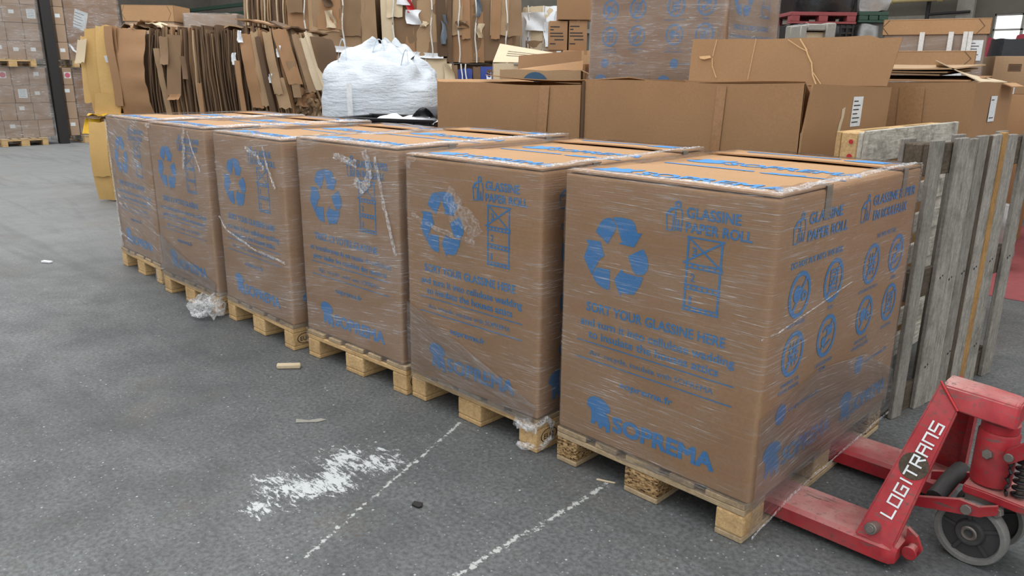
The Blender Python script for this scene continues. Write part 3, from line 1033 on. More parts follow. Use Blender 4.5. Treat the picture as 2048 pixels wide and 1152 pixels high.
# dark film sagging under the nearest pallet
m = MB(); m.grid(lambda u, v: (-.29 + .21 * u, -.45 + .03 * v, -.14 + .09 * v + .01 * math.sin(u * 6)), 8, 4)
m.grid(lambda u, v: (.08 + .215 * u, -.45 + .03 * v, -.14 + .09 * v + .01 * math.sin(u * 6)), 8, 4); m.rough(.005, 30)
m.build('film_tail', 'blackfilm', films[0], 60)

# ==================================================================== RED PALLET TRUCK (parts given in world metres, root at its middle)
TR = Vector((.30, .555, 0))
truck = thing('pallet_truck', TR, 'red hand pallet truck with worn paint, its forks under the nearest carton', 'pallet truck')
class WB(MB):
    def build(s, name, mats, parent=None, smooth=40):
        o = Vector((0, 0, 0))
        p = parent
        while p is not None:
            o += p.location
            p = p.parent
        for v in s.bm.verts:
            v.co -= o
        return MB.build(s, name, mats, parent, smooth)
for y0, y1 in ((.19, .375), (.72, .905)):
    m = WB()
    m.loft([[(x, y0 + i, zb), (x, y0 + i, zt - .012), (x, y0 + .014 + i, zt), (x, y1 - .014 - i, zt), (x, y1 - i, zt - .012), (x, y1 - i, zb)]
            for x, i, zb, zt in ((-.76, .035, .045, .07), (-.70, .01, .036, .082), (-.6, 0, .032, .086), (.36, 0, .028, .087), (.385, .006, .026, .085), (.40, .016, .03, .075))])
    m.build('fork', 'red', truck)
m = WB()
La, Lb, Lc, Ld = [Vector(q) for q in ((.278, .189, .086), (.390, .197, .070), (.448, .423, .487), (.383, .448, .557))]
nrm = Vector((-.148, .880, -.4515))
m.loft([[La, Lb, Lb + nrm * .05, La + nrm * .05], [La.lerp(Ld, .5), Lb.lerp(Lc, .5), Lb.lerp(Lc, .5) + nrm * .05, La.lerp(Ld, .5) + nrm * .05], [Ld, Lc, Lc + nrm * .05, Ld + nrm * .05]])
bmesh.ops.bevel(m.bm, geom=m.bm.edges[:], offset=.006, segments=2, affect='EDGES')
leg = m.build('frame_leg', 'red', truck)
m = WB()
mir = lambda v: Vector((v.x, 1.095 - v.y, v.z))
Fa, Fb, Fc, Fd = mir(La), mir(Lb), Vector((.448, .64, .487)), Vector((.40, .60, .54))
n2 = Vector((-.148, -.880, -.4515))
m.loft([[Fa, Fb, Fb + n2 * .02, Fa + n2 * .02], [Fd, Fc, Fc + n2 * .02, Fd + n2 * .02]])
m.loft([[Fb + Vector((.0, 0, 0)), Fb + Vector((.02, 0, .0)), Fb + Vector((.02, -.05, 0)), Fb + Vector((0, -.05, 0))], [Fc, Fc + Vector((.015, 0, 0)), Fc + Vector((.015, -.05, 0)), Fc + Vector((0, -.05, 0))]])
m.build('frame_leg', 'red', truck)
m = WB()   # head beam over the pump
sec = lambda x, dz, k: [(x, .424 + k, .478 + dz), (x, .449 + k, .552 + dz), (x, .47 + k, .560 + dz), (x, .60 - k, .560 + dz), (x, .63 - k, .545 + dz), (x, .64 - k, .478 + dz)]
sec = lambda x, dz, k: [(x, .425 + k, .484 + dz), (x, .447 + k, .548 + dz), (x, .462 + k, .556 + dz), (x, .54 - k, .556 + dz), (x, .57 - k, .54 + dz), (x, .585 - k, .484 + dz)]
m.loft([[(x + .055 * (.556 - z) / .07 if i == 0 else x, y, z) for x, y, z in sec(q, dz, k)] for i, (q, dz, k) in enumerate(((.388, 0, 0), (.50, -.005, 0), (.588, -.012, .004), (.60, -.018, .014)))])
bmesh.ops.bevel(m.bm, geom=m.bm.edges[:], offset=.004, segments=2, affect='EDGES')
m.build('head_beam', 'red', truck)
m = WB(); m.tube([Ld + Vector((.0, -.004, .003)), Lc + Vector((.0, -.004, 0))], .0035, 8)
m.build('weld_seam', 'redp', truck)
# lettering along the leg, bottom to top, and the worn round sticker behind it
e1 = (Ld - La).normalized(); e2 = (Lb - La); e2 = (e2 - e1 * e2.dot(e1)).normalized()
def legpl(off):
    return lambda s, t: La + e1 * s - e2 * t + e2 * .088 - nrm * off - TR
p = Print(legpl(.0012)); p.disc(.275, .038, .042, 26)
p.build('round_sticker', leg, 'greyd')
p = Print(legpl(.002))
GL = dict(L=[[(0, 1), (0, 0), (1, 0)]], O=[[(0, 0), (0, 1), (1, 1), (1, 0), (0, 0)]], G=[[(1, 1), (0, 1), (0, 0), (1, 0), (1, .5), (.55, .5)]], I=[[(.5, 0), (.5, 1)]],
          T=[[(0, 1), (1, 1)], [(.5, 1), (.5, 0)]], R=[[(0, 0), (0, 1), (1, 1), (1, .5), (0, .5)], [(.5, .5), (1, 0)]], A=[[(0, 0), (0, 1), (1, 1), (1, 0)], [(0, .5), (1, .5)]],
          N=[[(0, 0), (0, 1), (1, 1), (1, 0)]], S=[[(1, 1), (0, 1), (0, .5), (1, .5), (1, 0), (0, 0)]])
x = .10
for ch in 'LOGITRANS':
    cw = .010 if ch == 'I' else .027
    for st in GL[ch]:
        p.line([(x + a * cw, .02 + b * .032) for a, b in st], .0055)
    x += cw + .0125
p.build('lettering', leg, 'label')
m = WB(); m.cyl((.329, .255, .112), (.324, .180, .128), .0185); m.cyl((.324, .1805, .128), (.3235, .176, .129), .012)
m.build('pivot_pin', 'steel', truck)
m = WB(); m.loft([[(.40, .30, .03), (.44, .30, .035), (.45, .30, .06), (.43, .30, .10), (.40, .30, .12)], [(.40, .285, .03), (.44, .285, .035), (.45, .285, .06), (.43, .285, .10), (.40, .285, .12)]])
m.cyl((.425, .25, .06), (.425, .31, .06), .016); m.cyl((.425, .243, .06), (.425, .25, .06), .022)
m.build('link_lug', 'red', truck)
# pump
m = WB(); m.lathe([(.056, 0), (.057, .01), (.057, .165), (.052, .172)], (.552, .50, .262), (0, 0, 1), 32)
m.lathe([(.048, 0), (.052, .004), (.052, .03), (.045, .034)], (.552, .50, .432), (0, 0, 1), 32)
pump = m.build('pump_cylinder', 'red', truck)
m = WB(); m.cyl((.545, .446, .368), (.541, .432, .372), .0155, 6); m.build('bolt', 'steel', pump)
m = WB(); m.lathe([(.03, 0), (.03, .03)], (.552, .50, .46), (0, 0, 1), 20); m.build('piston_rod', 'steel', pump)
m = WB(); m.loft([[(x, .425, z), (x, .425, z + .028), (x, .59, z + .028), (x, .59, z)] for x, z in ((.497, .228), (.56, .226), (.72, .214), (.80, .206))])
bmesh.ops.bevel(m.bm, geom=m.bm.edges[:], offset=.004, segments=2, affect='EDGES')
base = m.build('base_plate', 'red', truck)
m = WB(); m.cyl((.602, .428, .205), (.598, .405, .208), .016, 6); m.build('bolt', 'steel', base)
pts = [(.638 + .021 * math.cos(a), .475 + .021 * math.sin(a), .245 + .150 * a / (14 * math.pi)) for a in [i * math.pi / 8 for i in range(113)]]
m = WB(); m.tube(pts, .0052, 7); m.build('pump_spring', 'black', pump)
m = WB(); m.cyl((.638, .475, .245), (.638, .475, .41), .0115); m.build('plunger_rod', 'steel', pump)
m = WB(); m.loft([[(.585, .42, .375), (.605, .42, .368), (.70, .42, .45), (.70, .42, .51), (.66, .42, .47), (.59, .42, .405)], [(.585, .445, .375), (.605, .445, .368), (.70, .445, .45), (.70, .445, .51), (.66, .445, .47), (.59, .445, .405)]])
lev = m.build('lever_plate', 'red', truck)
m = WB(); m.cyl((.601, .424, .388), (.600, .412, .389), .013); m.build('bolt', 'steel', lev)
pts = [(.606 + .004 * math.sin(i * 1.9), .445, .375 - i * .011) for i in range(12)]
m = WB(); m.tube(pts, [.004 if i % 2 else .0065 for i in range(12)], 7); m.build('release_chain', 'dark', pump)
# lower linkage and cross tube
m = WB(); m.loft([[(.36, .40, .135), (.36, .40, .165), (.50, .40, .213), (.555, .40, .21), (.60, .40, .232), (.605, .40, .205), (.56, .40, .178), (.50, .40, .165)], [(.36, .415, .135), (.36, .415, .165), (.50, .415, .213), (.555, .415, .21), (.60, .415, .232), (.605, .415, .205), (.56, .415, .178), (.50, .415, .165)]])
lk = m.build('link_plate', 'red', truck)
m = WB(); m.cyl((.524, .404, .190), (.523, .388, .192), .0165, 8); m.build('bolt', 'steel', lk)
m = WB(); m.loft([[(.36, .63, .135), (.36, .63, .165), (.50, .63, .213), (.60, .63, .228), (.605, .63, .2), (.50, .63, .165)], [(.36, .645, .135), (.36, .645, .165), (.50, .645, .213), (.60, .645, .228), (.605, .645, .2), (.50, .645, .165)]])
m.build('link_plate', 'red', truck)
m = WB(); m.tube([(.425, .44, .172), (.43, .48, .185), (.436, .56, .20), (.436, .66, .19), (.42, .80, .12)], .027, 14)
m.build('cross_tube', 'rubber', truck)
m = WB(); m.loft([[(.505, .44, .155), (.505, .44, .226), (.60, .44, .226), (.60, .44, .17), (.56, .44, .14)], [(.505, .58, .155), (.505, .58, .226), (.60, .58, .226), (.60, .58, .17), (.56, .58, .14)]])
m.build('wheel_fork', 'steel', truck)
ax = Vector((-.10, -1, 0)).normalized()
for k, cy in enumerate((.437, .592)):
    c = Vector((.540 + .016 * k, cy, .1035))
    m = WB(); m.lathe([(.088, -.022), (.1, -.022), (.1035, -.014), (.1035, .014), (.1, .022), (.088, .022), (.084, .012), (.084, -.012)], c, ax, 48)
    m.loft
    wheel = m.build('wheel', 'tread', truck)
    m = WB(); m.lathe([(.02, .015), (.026, .02), (.038, .02), (.042, .014), (.044, .006), (.088, .004), (.088, -.004), (.044, -.006), (.042, -.014), (.02, -.015)], c, ax, 40)
    for j in range(5):
        a = 2 * math.pi * j / 5 + .3
        u = ax.orthogonal().normalized(); w2 = ax.cross(u)
        d = u * math.cos(a) + w2 * math.sin(a); sd = ax.cross(d)
        m.loft([[c + d * rr + sd * q + ax * hh for q, hh in ((-.005, -.01), (.005, -.01), (.005, .011), (-.005, .011))] for rr in (.038, .088)])
    hub = m.build('hub', 'rubber', wheel)
    m = WB(); m.lathe([(.012, .0), (.014, .022), (.02, .0235), (.024, .021), (.025, .01)], c, ax, 24); m.build('bearing', 'steel', wheel)
m = WB(); m.cyl((.540, .43, .1035), (.558, .62, .1035), .012); m.build('axle', 'steel', truck)

# ==================================================================== UPRIGHT PALLETS ON THE RIGHT
def stand_pallet(name, label, loc, rz, slats, H, W, mats, back, group=None, seed=1):
    """pallet stood on edge: slats on its +x face run up z, width runs along +y"""
    r = random.Random(seed)
    root = thing(name, loc, label, 'pallet', rz, group)
    for (a, b, mt, dz) in slats:
        m = MB().box(-.022, 0, a, b, .0, H + dz, .003, 1)
        m.rough(.004, 5, r.random() * 9, .3)
        m.build('deck_board', mt, root)
    for z in (0.0, H / 2 - .07, H - .145):
        m = MB().box(-.044, -.0225, 0, W, z, z + .13, .003, 1); m.rough(.002, 8, r.random() * 9)
        m.build('stringer_board', mats[0], root)
        for y in (0, W / 2 - .06, W - .12):
            MB().box(-.122, -.0445, y, y + .12, z, z + .13, .006, 1).build('block', mats[1], root)
    for a, b in back:
        MB().box(-.144, -.1225, a, b, 0, H, .003, 1).build('bottom_board', mats[2], root)
    return root
SL = [(.0, .085, 'grey', .0), (.20, .30, 'grey', .0), (.303, .392, 'grey', -.006), (.396, .485, 'grey', .006), (.49, .525, 'greyd', .0), (.53, .625, 'grey', .004),
      (.63, .68, 'tan', .012), (.683, .79, 'grey', .0), (.89, .99, 'grey', .008)]
gp = stand_pallet('wooden_pallet', 'weathered grey wooden pallet standing on end behind the red pallet truck', (.008, 1.335, 0), rad(-9), SL, 1.225, 1.0, ('greyd', 'greyd', 'grey'), [(.0, .1), (.45, .55), (.9, 1.0)], seed=5)
m = Print(lambda s, t: (.0012, s, t))
for s_, t_ in ((.24, .62), (.33, .60), (.45, .61), (.57, .615), (.73, .63), (.24, .2), (.45, .22), (.73, .2), (.93, .62)):
    m.disc(s_, t_, .006, 8); m.disc(s_ + .02, t_ + .008, .005, 8)
m.build('nail_heads', gp, 'dark')
lp = thing('wooden_pallet', (-.30, 1.46, 0), 'pale dirty pallet with red painted dots on its end, standing behind the grey pallet', 'pallet', rad(-2))
for i, (z0, z1, mt) in enumerate(((.0, .12, 'pale'), (.17, .26, 'pale'), (.32, .42, 'greyd'), (.50, .60, 'pale'), (.66, .76, 'pale'), (.82, .92, 'pale'), (1.06, 1.20, 'pale'))):
    m = MB().box(-.022, 0, 0, 1.18, z0, z1, .003, 1); m.rough(.004, 6, i); m.build('deck_board', mt, lp)
lp.scale = (1, 1, 1.035)
for y in (.0, .52, 1.04):
    MB().box(-.044, -.0225, y, y + .145, 0, 1.19, .003, 1).build('stringer_board', 'pale', lp)
    for z in (0, .5, 1.07):
        MB().box(-.122, -.0445, y + .001, y + .145, z, z + .12, .006, 1).build('block', 'wood', lp)
for z0, z1 in ((0, .1), (.5, .62), (1.08, 1.19)):
    m = MB().box(-.144, -.1225, 0, 1.18, z0, z1, .003, 1); m.build('bottom_board', 'wood', lp)
p = Print(lambda s, t: (-.144 + s, -.0042, t))
p.disc(.072, 1.150, .010, 16); p.disc(.072, 1.085, .013, 16)
p.build('painted_dots', lp, 'redp')

# ==================================================================== BIG OPEN CARTONS BEHIND THE ROW
def open_carton(name, label, x0, x1, y0, y1, H, m1='kraft_b', group=None, th=.009, flare=.0, notch=False, rz=0, base=0.0):
    cx, cy = (x0 + x1) / 2, (y0 + y1) / 2
    root = thing(name, (cx, cy, base), label, 'carton', rz, group)
    w, d = (x1 - x0) / 2, (y1 - y0) / 2
    mb = MB()
    def wall(ax, ay, bx, by, nx, ny, top0=0, top1=0):
        mb.grid(lambda u, v: (ax + (bx - ax) * u + nx * flare * v * v * math.sin(math.pi * u), ay + (by - ay) * u + ny * (flare * v * v * math.sin(math.pi * u)),
                              (H + (top0 + (top1 - top0) * u) + .006 * math.sin(u * 7)) * v), 12, 6, (-nx * th, -ny * th, 0))
    wall(-w, -d, w, -d, 0, -1)
    wall(w, d, -w, d, 0, 1)
    wall(-w, d, -w, -d, -1, 0)
    if notch:
        mb.prism([(w + .02 * z / H, y, z) for y, z in ((-d, 0), (d, 0), (d + .02, H - .02), (-d + .055, H), (-d + .035, H - .08), (-d + .016, H - .18), (-d, H - .24))], (-th, 0, 0))
        mb.box(w - .02, w, -d, -d + .012, 0, H)
    else:
        wall(w, -d, w, d, 1, 0)
    mb.box(-w + .01, w - .01, -d + .01, d - .01, .0, .012)
    mb.build('body', m1, root, 35)
    return root, w, d
def label_on(parent, pl, s, t, w, h, lines=5, big=None):
    p = Print(pl); p.poly([(s, t), (s + w, t), (s + w, t + h), (s, t + h)])
    lb = p.build('paper_label', parent, 'label')
    q = Print(lambda a, b: Vector(pl(a, b)) + (Vector(pl(a, b)) - Vector(pl(a, b))) + PUSH)
    for i in range(lines):
        y = t + h * (.85 - .7 * i / max(1, lines - 1))
        q.line([(s + w * .12, y), (s + w * (.5 + .35 * ((i * 37) % 10) / 10), y)], h * .035)
    if big:
        q.text(big, s + w * .12, t + h * .6, w * .7, h * .16, .01)
    q.build('label_text', lb, 'black_ink')
PUSH = Vector((0, 0, 0))
gc, w_, d_ = open_carton('open_carton', 'big open brown carton with raised back flap and torn corner, behind the printed row', -2.0, -.66, 1.56, 2.64, 1.435, 'kraft_g', flare=.01, notch=True)
m = MB(); m.grid(lambda u, v: (-w_ + .03 + (2 * w_ - .03) * u + .05 * v * (u - .3), d_ - .002 + .05 * v + .012 * math.sin(u * 5), 1.42 + (.29 - .012 * math.sin(u * 3)) * v - (.02 if u > .9 else 0) * v), 22, 6, (0, .007, 0)); m.rough(.004, 4)
bf = m.build('raised_flap', 'kraft_g', gc, 40)
p = Print(lambda s, t: (-w_ + s, d_ - .012 + .05 * (t - 1.42) / .29 + .012 * math.sin((s - .03) / (2 * w_) * 5) - .0035, t))
cpl = p.pl0
p.line([(.78, 1.69), (.83, 1.63), (.845, 1.60), (.88, 1.55), (.90, 1.48), (.93, 1.43)], .008)
p.line([(.70, 1.69), (.78, 1.645), (.835, 1.62)], .004); p.line([(.895, 1.50), (.96, 1.43)], .005)
p.build('torn_crease', bf, 'crease'); p = Print(cpl)
p.poly([(.09, 1.595), (.17, 1.60), (.18, 1.585), (.13, 1.575), (.10, 1.58)]); p.line([(.19, 1.58), (.20, 1.53), (.24, 1.46)], .005); p.line([(.2, 1.7), (.19, 1.60)], .004)
p.build('torn_crease', bf, 'crease'); p = Print(cpl)
p.line([(.48, 1.70), (.47, 1.45)], .003)
p.build('torn_crease', bf, 'crease')
m = MB(); m.grid(lambda u, v: (-w_ + .0 + (2 * w_) * u, -d_ + .004 + .30 * v, 1.435 - .26 * v - .012 * math.sin(u * 5)), 14, 3, (0, .006, .0)); m.build('folded_flap', 'kraft', gc, 40)
PUSH = Vector((.0015, 0, 0))
label_on(gc, lambda s, t: (w_ + .02 * t / 1.435 + .002, -d_ + s, t), .56, 1.215, .135, .155, 6)
p = Print(lambda s, t: (w_ + .02 * t / 1.435 + .002, -d_ + s, t)); p.poly([(.415, 1.24), (.43, 1.265), (.43, 1.31), (.47, 1.32), (.465, 1.27), (.45, 1.235), (.44, 1.20), (.415, 1.17), (.40, 1.18)])
p.build('torn_patch', gc, 'kraft_w')
p = Print(lambda s, t: (-w_ + s, -d_ - .0065 - .0085 * max(0, t / 1.43) ** 2 * math.sin(math.pi * s / (2 * w_)), t)); p.poly([(.87, 1.0), (.92, 1.0), (.94, 1.42), (.885, 1.42)])
p.build('tape_strip', gc, 'tape')
m = MB(); m.tube([(-w_ - .004, -d_ - .004, z) for z in (0, .3, .6, .9, 1.2, 1.43)], [.012, .010, .012, .010, .012, .010], 8); m.build('edge_seam', 'kraft_d', gc)

lc, w_, d_ = open_carton('open_carton', 'big brown carton behind the third and fourth printed cartons, left of the torn one', -3.36, -2.03, 1.56, 2.66, 1.405, 'kraft_g', flare=.008)
m = MB(); m.grid(lambda u, v: (-w_ + 2 * w_ * u, d_ - .004 - .62 * v, 1.405 + .05 * v - .03 * v * math.sin(u * 3)), 10, 3, (0, 0, .006)); m.build('back_flap', 'kraft', lc, 40)
m = MB(); m.grid(lambda u, v: (-w_ - .002 - .03 * v, -d_ + .02 + 1.0 * u, 1.40 + .02 * v), 6, 2, (0, 0, .006)); m.build('side_flap', 'kraft', lc, 40)
p = Print(lambda s, t: (-w_ + s, -d_ - .012, t)); p.poly([(.98, 1.0), (1.06, 1.0), (1.09, 1.40), (1.01, 1.40)]); p.build('tape_strip', lc, 'tape')

rc, w_, d_ = open_carton('open_carton', 'big brown carton with a small white label, behind the pale upright pallet', -1.52, -.28, 2.92, 3.78, 1.445, 'kraft_g', flare=.01)
PUSH = Vector((.0015, 0, 0))
label_on(rc, lambda s, t: (w_ + .012, -d_ + s, t), .32, 1.22, .14, .15, 2)
m = MB(); m.grid(lambda u, v: (-w_ + .3 + (2 * w_ - .35) * u, -d_ + .02 + .5 * v, 1.45 + .03 * v), 6, 3, (0, 0, .006)); m.build('front_flap', 'kraft_b', rc, 40)
m = MB(); m.grid(lambda u, v: (w_ + .0 - .42 * v * (.6 + .4 * u), -d_ + .08 + .60 * u, 1.447 + .12 * v * (1 - .3 * u)), 6, 3, (0, 0, .006)); m.build('side_flap', 'kraft_w', rc, 40)
m = MB(); m.grid(lambda u, v: (w_ + .02 + .05 * v, -d_ + .5 + .3 * u, 1.44 - .02 * v), 6, 3, (0, 0, .006)); m.build('side_flap', 'kraft', rc, 40)
p = Print(lambda s, t: (-w_ + s, -d_ - .014, t)); p.poly([(.86, .9), (1.0, .9), (.98, 1.42), (.84, 1.42)]); p.build('tape_strip', rc, 'tape')
for i in range(3):
    m = MB(); m.grid(lambda u, v: (-1.45 + .95 * u + .04 * i, 3.0 + .62 * v, 1.487 + .03 * v + .017 * i + .006 * math.sin(u * 4 + i)), 8, 3, (0, 0, .008))
    tag(m.build('cardboard_sheet', 'kraft_v', None, 40), ['lowest', 'middle', 'top'][i] + ' of the loose flat sheets lying across the carton behind the pale pallet', 'cardboard sheet', 'flat sheets on the right carton')

# printed carton on the upper tier behind, and the one carrying it
up_l = 'film-wrapped blue-printed carton on the upper tier, behind the torn open carton'
pb = copy_tree(proto_b); pb.location = (-2.51, 3.36, 0); pb.rotation_euler = (0, 0, rad(-90)); pb['label'] = 'wooden pallet on the floor behind the torn open carton'; pb['group'] = 'pallets of the double stack'
lowc, lf = make_carton('blue-printed carton hidden under the upper tier carton, behind the torn open carton', 'printed cartons of the double stack', 'fr', 'film3', -.02, 6.0)
lowc.location = (-2.51, 3.36, .1445); lowc.rotation_euler = (0, 0, rad(-90))
pu = copy_tree(proto_b); pu.location = (-2.51, 3.36, 1.146); pu.rotation_euler = (0, 0, rad(-90)); pu['label'] = 'wooden pallet between the two stacked printed cartons behind the torn open carton'; pu['group'] = 'pallets of the double stack'
upc, uf = make_carton(up_l, 'printed cartons of the double stack', 'fr', 'film3', -.05, 9.0, True, True)
upc.location = (-2.51, 3.36, 1.2915); upc.rotation_euler = (0, 0, rad(-90))
m = MB()   # film flaring off its right edge (local back-left of the turned carton)
m.grid(lambda u, v: (W0 / 2 - .03 - .75 * u * (1 - .3 * v), D0 / 2 + .015 + .16 * math.sin(u * 2.6) * (.35 + .5 * math.sin(v * 2.2)), .02 + .98 * v), 14, 14); m.rough(.012, 9)
m.build('film_flare', 'film2', uf, 60)
m = MB(); m.grid(lambda u, v: (W0 / 2 + .012 + .02 * abs(noise.noise((u * 5, v * 3, 1))), -D0 / 2 + 1.2 * u, .02 + .97 * v), 30, 20); m.rough(.01, 12)
m.build('film_layer', 'film', uf, 60)

# ==================================================================== CARDBOARD BALES, NEAR HEAP (turned 45 degrees, faces the camera)
TH = rad(44.66)
def frame_pt(o, x, y):
    return (o[0] + x * math.cos(TH) - y * math.sin(TH), o[1] + x * math.sin(TH) + y * math.cos(TH))
def slab(x, w, yf, z0, z1, lean, amp, seed, depth=.5, bulge=.05, fold=0.0):
    """one upright sheet seen on its edge"""
    m = MB()
    rings = []
    for i in range(11):
        q = i / 10
        z = z0 + (z1 - z0) * q
        n1 = noise.noise(Vector((seed * 3.1, q * 2.6, 1))) * amp
        n2 = noise.noise(Vector((seed * 5.7, q * 3.5, 8))) * amp * .8
        xx = x + lean * (q - .5) + n1
        yy = yf - bulge * math.sin(math.pi * q) + n2 - fold * max(0, q - .86) * 2
        ww = w * (1 + .5 * noise.noise(Vector((seed, q * 4, 3))))
        rings.append([(xx - ww / 2, yy, z), (xx + ww / 2, yy + .004, z), (xx + ww / 2 + .01, yy + depth, z), (xx - ww / 2 + .01, yy + depth, z)])
    return m.loft(rings)
def patch(x0, x1, z0, z1, yfn, th=.008, seed=0.0, amp=.012, curl=0.0, skew=0.0, n=8):
    """one sheet lying flat on the front of a bale, a little crumpled"""
    m = MB()
    def fn(u, v):
        x = x0 + (x1 - x0) * u + skew * (v - .5)
        z = z0 + (z1 - z0) * v + .02 * noise.noise(Vector((u * 3, seed, 5)))
        q = noise.noise(Vector((x * 5 + seed, z * 4, seed)))
        return (x, yfn(x, z) - amp * abs(q) - curl * (1 - v) ** 4 - curl * .6 * u ** 5, z)
    m.grid(fn, n, n + 2, (0, -th, 0))
    return m
O1 = (-7.59, 1.72)
rb = random.Random(21)
def bale_root(o, x, y, z, label, group, rz=TH):
    px, py = frame_pt(o, x, y)
    return thing('cardboard_bale', (px, py, z), label, 'bale', rz, group)
def core(root, w, d, h, mat, seed, bulge=.06, amp=.02):
    m = MB(); puff(m, w, d, h, bulge, 9, amp, 3, seed)
    return m.build('core', mat, root, 50)
G1 = 'cardboard bales in the near heap'
# lower tier
ly = bale_root(O1, -.80, .60, 0, 'yellowish bulging bale on the floor at the left end of the near heap', G1)
core(ly, 1.10, 1.1, .93, 'kraft_y', 3, .14, .03)
bf_ = lambda w, d, h, bulge: (lambda x, z: -d / 2 * (1 + bulge * (1 - (2 * z / h - 1) ** 2)) - .012)
yf = bf_(1.10, 1.1, .93, .14)
for i, (a, b, c, e, mt) in enumerate(((-.52, -.2, .02, .88, 'kraft_y'), (-.34, .05, .1, .84, 'kraft_y'), (-.1, .4, .05, .90, 'kraft_v'), (-.50, -.30, .3, .9, 'kraft_y'))):
    patch(a, b, c, e, lambda x, z: yf(x, z) - .01 * i, seed=i + 2.0).build('cardboard_sheet', mt, ly, 40)
m = MB(); m.grid(lambda u, v: (-.56 + .5 * u, -.56 + .2 * v, .935 + .05 * abs(math.sin(u * 9 + v * 4))), 12, 5, (0, 0, .006)); m.build('yellow_scrap', 'yellow', ly, 40)
m = MB(); m.grid(lambda u, v: (-.60 + .16 * u, -.50 - .10 * v + .02 * math.sin(u * 8), .93 - .16 * v), 6, 5, (0, -.006, 0)); m.build('yellow_scrap', 'yellow', ly, 40)
m = MB(); m.grid(lambda u, v: (-.6 + 1.2 * u, -.6 + .35 * v, .955 + .03 * math.sin(u * 14) * v), 16, 4, (0, 0, .008)); m.build('cardboard_sheet', 'kraft_d', ly, 40)
ll = bale_root(O1, .62, .62, 0, 'cardboard bale on the floor at the right end of the near heap', G1)
core(ll, 1.2, 1.1, .95, 'kraft_v', 5, .06, .03)
# upper tier: yellow end
uy = bale_root(O1, -1.17, .66, .985, 'yellowish cardboard bale on top of the near heap, at its left end', G1)
core(uy, .42, .9, .86, 'kraft_y', 9, .10, .03)
yf2 = bf_(.84, .9, .86, .10)
for i, (a, b, c, e, mt, sk) in enumerate(((-.22, -.05, .12, .84, 'kraft_y', .03), (-.15, .10, .02, .92, 'kraft_y', .0), (-.02, .22, .06, .95, 'kraft_y', .0), (-.23, -.12, .55, .80, 'kraft_w', .04), (-.10, .2, -.02, .22, 'kraft_y', .05))):
    patch(a, b, c, e, lambda x, z: yf2(x, z) - .016 * i, seed=i + 12.0, skew=sk, curl=.02).build('cardboard_sheet', mt, uy, 40)
m = MB(); m.grid(lambda u, v: (.10 + .13 * u, -.58 - .03 * v, .56 + .07 * v), 4, 3, (0, -.006, 0)); m.build('white_scrap', 'white', uy, 40)
# upper tier: brown bale with the big curved outer sheet
ub = bale_root(O1, -.40, .55, .975, 'brown bale with a big curved outer sheet, on top of the near heap', G1)
core(ub, 1.08, 1.0, .88, 'kraft_d', 11, .03, .03)
m = MB()
def fn(u, v):
    b = math.sin(math.pi * v)
    if u < .45:
        a = u / .45
        return (-.585 - .05 * b + .03 * a, .42 - .86 * a, -.02 + .96 * v)
    a = (u - .45) / .55
    return (-.555 - .05 * b + (.41 + .03 * b) * a, -.44 - .10 * math.sin(a * 1.5) - .13 * b * (.5 + .5 * a) + .014 * math.sin(v * 25) * a, -.02 + .96 * v - .03 * a)
m.grid(fn, 18, 14, (0, -.010, 0)); m.rough(.006, 9)
m.build('outer_sheet', 'kraft_b', ub, 40)
for i in range(2):
    m = MB(); m.grid(lambda u, v: (-.60 - .03 * i + .12 * u + .02 * math.sin(v * 5), -.44 - .05 * math.sin(math.pi * v) - .02 * i - .06 * u, .1 + .85 * v), 4, 10, (0, -.008, 0)); m.build('outer_sheet', 'kraft_b', ub, 40)
def edge_run(root, x0, x1, n, lean0, lean1, mats, z1, seed, yf=-.52, pick=None, wmul=1.0):
    for i in range(n):
        q = (i + .5) / n
        x = x0 + (x1 - x0) * q
        w = (x1 - x0) / n * rb.uniform(.55, .95) * wmul
        mt = mats[rb.randrange(len(mats))]
        slab(x, w, yf + rb.uniform(-.05, .035), rb.uniform(-.02, .03), z1 + rb.uniform(-.05, .04), lean0 + (lean1 - lean0) * q, .014, seed + i, bulge=rb.uniform(.02, .07)).build('cardboard_sheet', mt, root, 40)
edge_run(ub, -.17, .02, 13, .07, .03, ['kraft_d'], .90, 40)
edge_run(ub, .00, .32, 11, .03, .0, ['kraft_v', 'kraft_b', 'kraft_d'], .92, 80, -.54)
edge_run(ub, .32, .56, 15, .0, -.04, ['kraft_d', 'kraft_d', 'kraft_v'], .93, 120)
fb = lambda x, z: -.60
for i, (a, b, c, e, mt, sk) in enumerate(((-.02, .05, -.02, .72, 'kraft_v', -.07), (.08, .24, .22, .86, 'kraft_v', .05), (.02, .12, .55, .84, 'kraft_v', .0), (.245, .31, .40, .64, 'grey', -.02), (.40, .45, .02, .36, 'kraft_b', .0), (.07, .2, .18, .24, 'kraft_b', .03))):
    patch(a, b, c, e, lambda x, z: -.60 - .04 * math.sin(math.pi * z) - .008 * i, seed=i + 30.0, skew=sk, curl=.03, amp=.02).build('cardboard_sheet', mt if mt != 'grey' else 'kraft_d', ub, 40)
for i, (a, b, y, z) in enumerate(((-.45, -.1, -.5, .93), (-.2, .1, -.45, .95), (.0, .4, -.5, .935), (.25, .55, -.3, .95), (-.32, -.2, -.55, .97))):
    m = MB(); m.grid(lambda u, v: (a + (b - a) * u, y + .5 * v, z + .04 * math.sin(u * 4 + i) + .05 * noise.noise((u * 4, v * 3, i))), 8, 5, (0, 0, .01)); m.build('cardboard_sheet', ('kraft_v', 'kraft_w', 'kraft_v', 'kraft_d', 'kraft_b')[i], ub, 40)
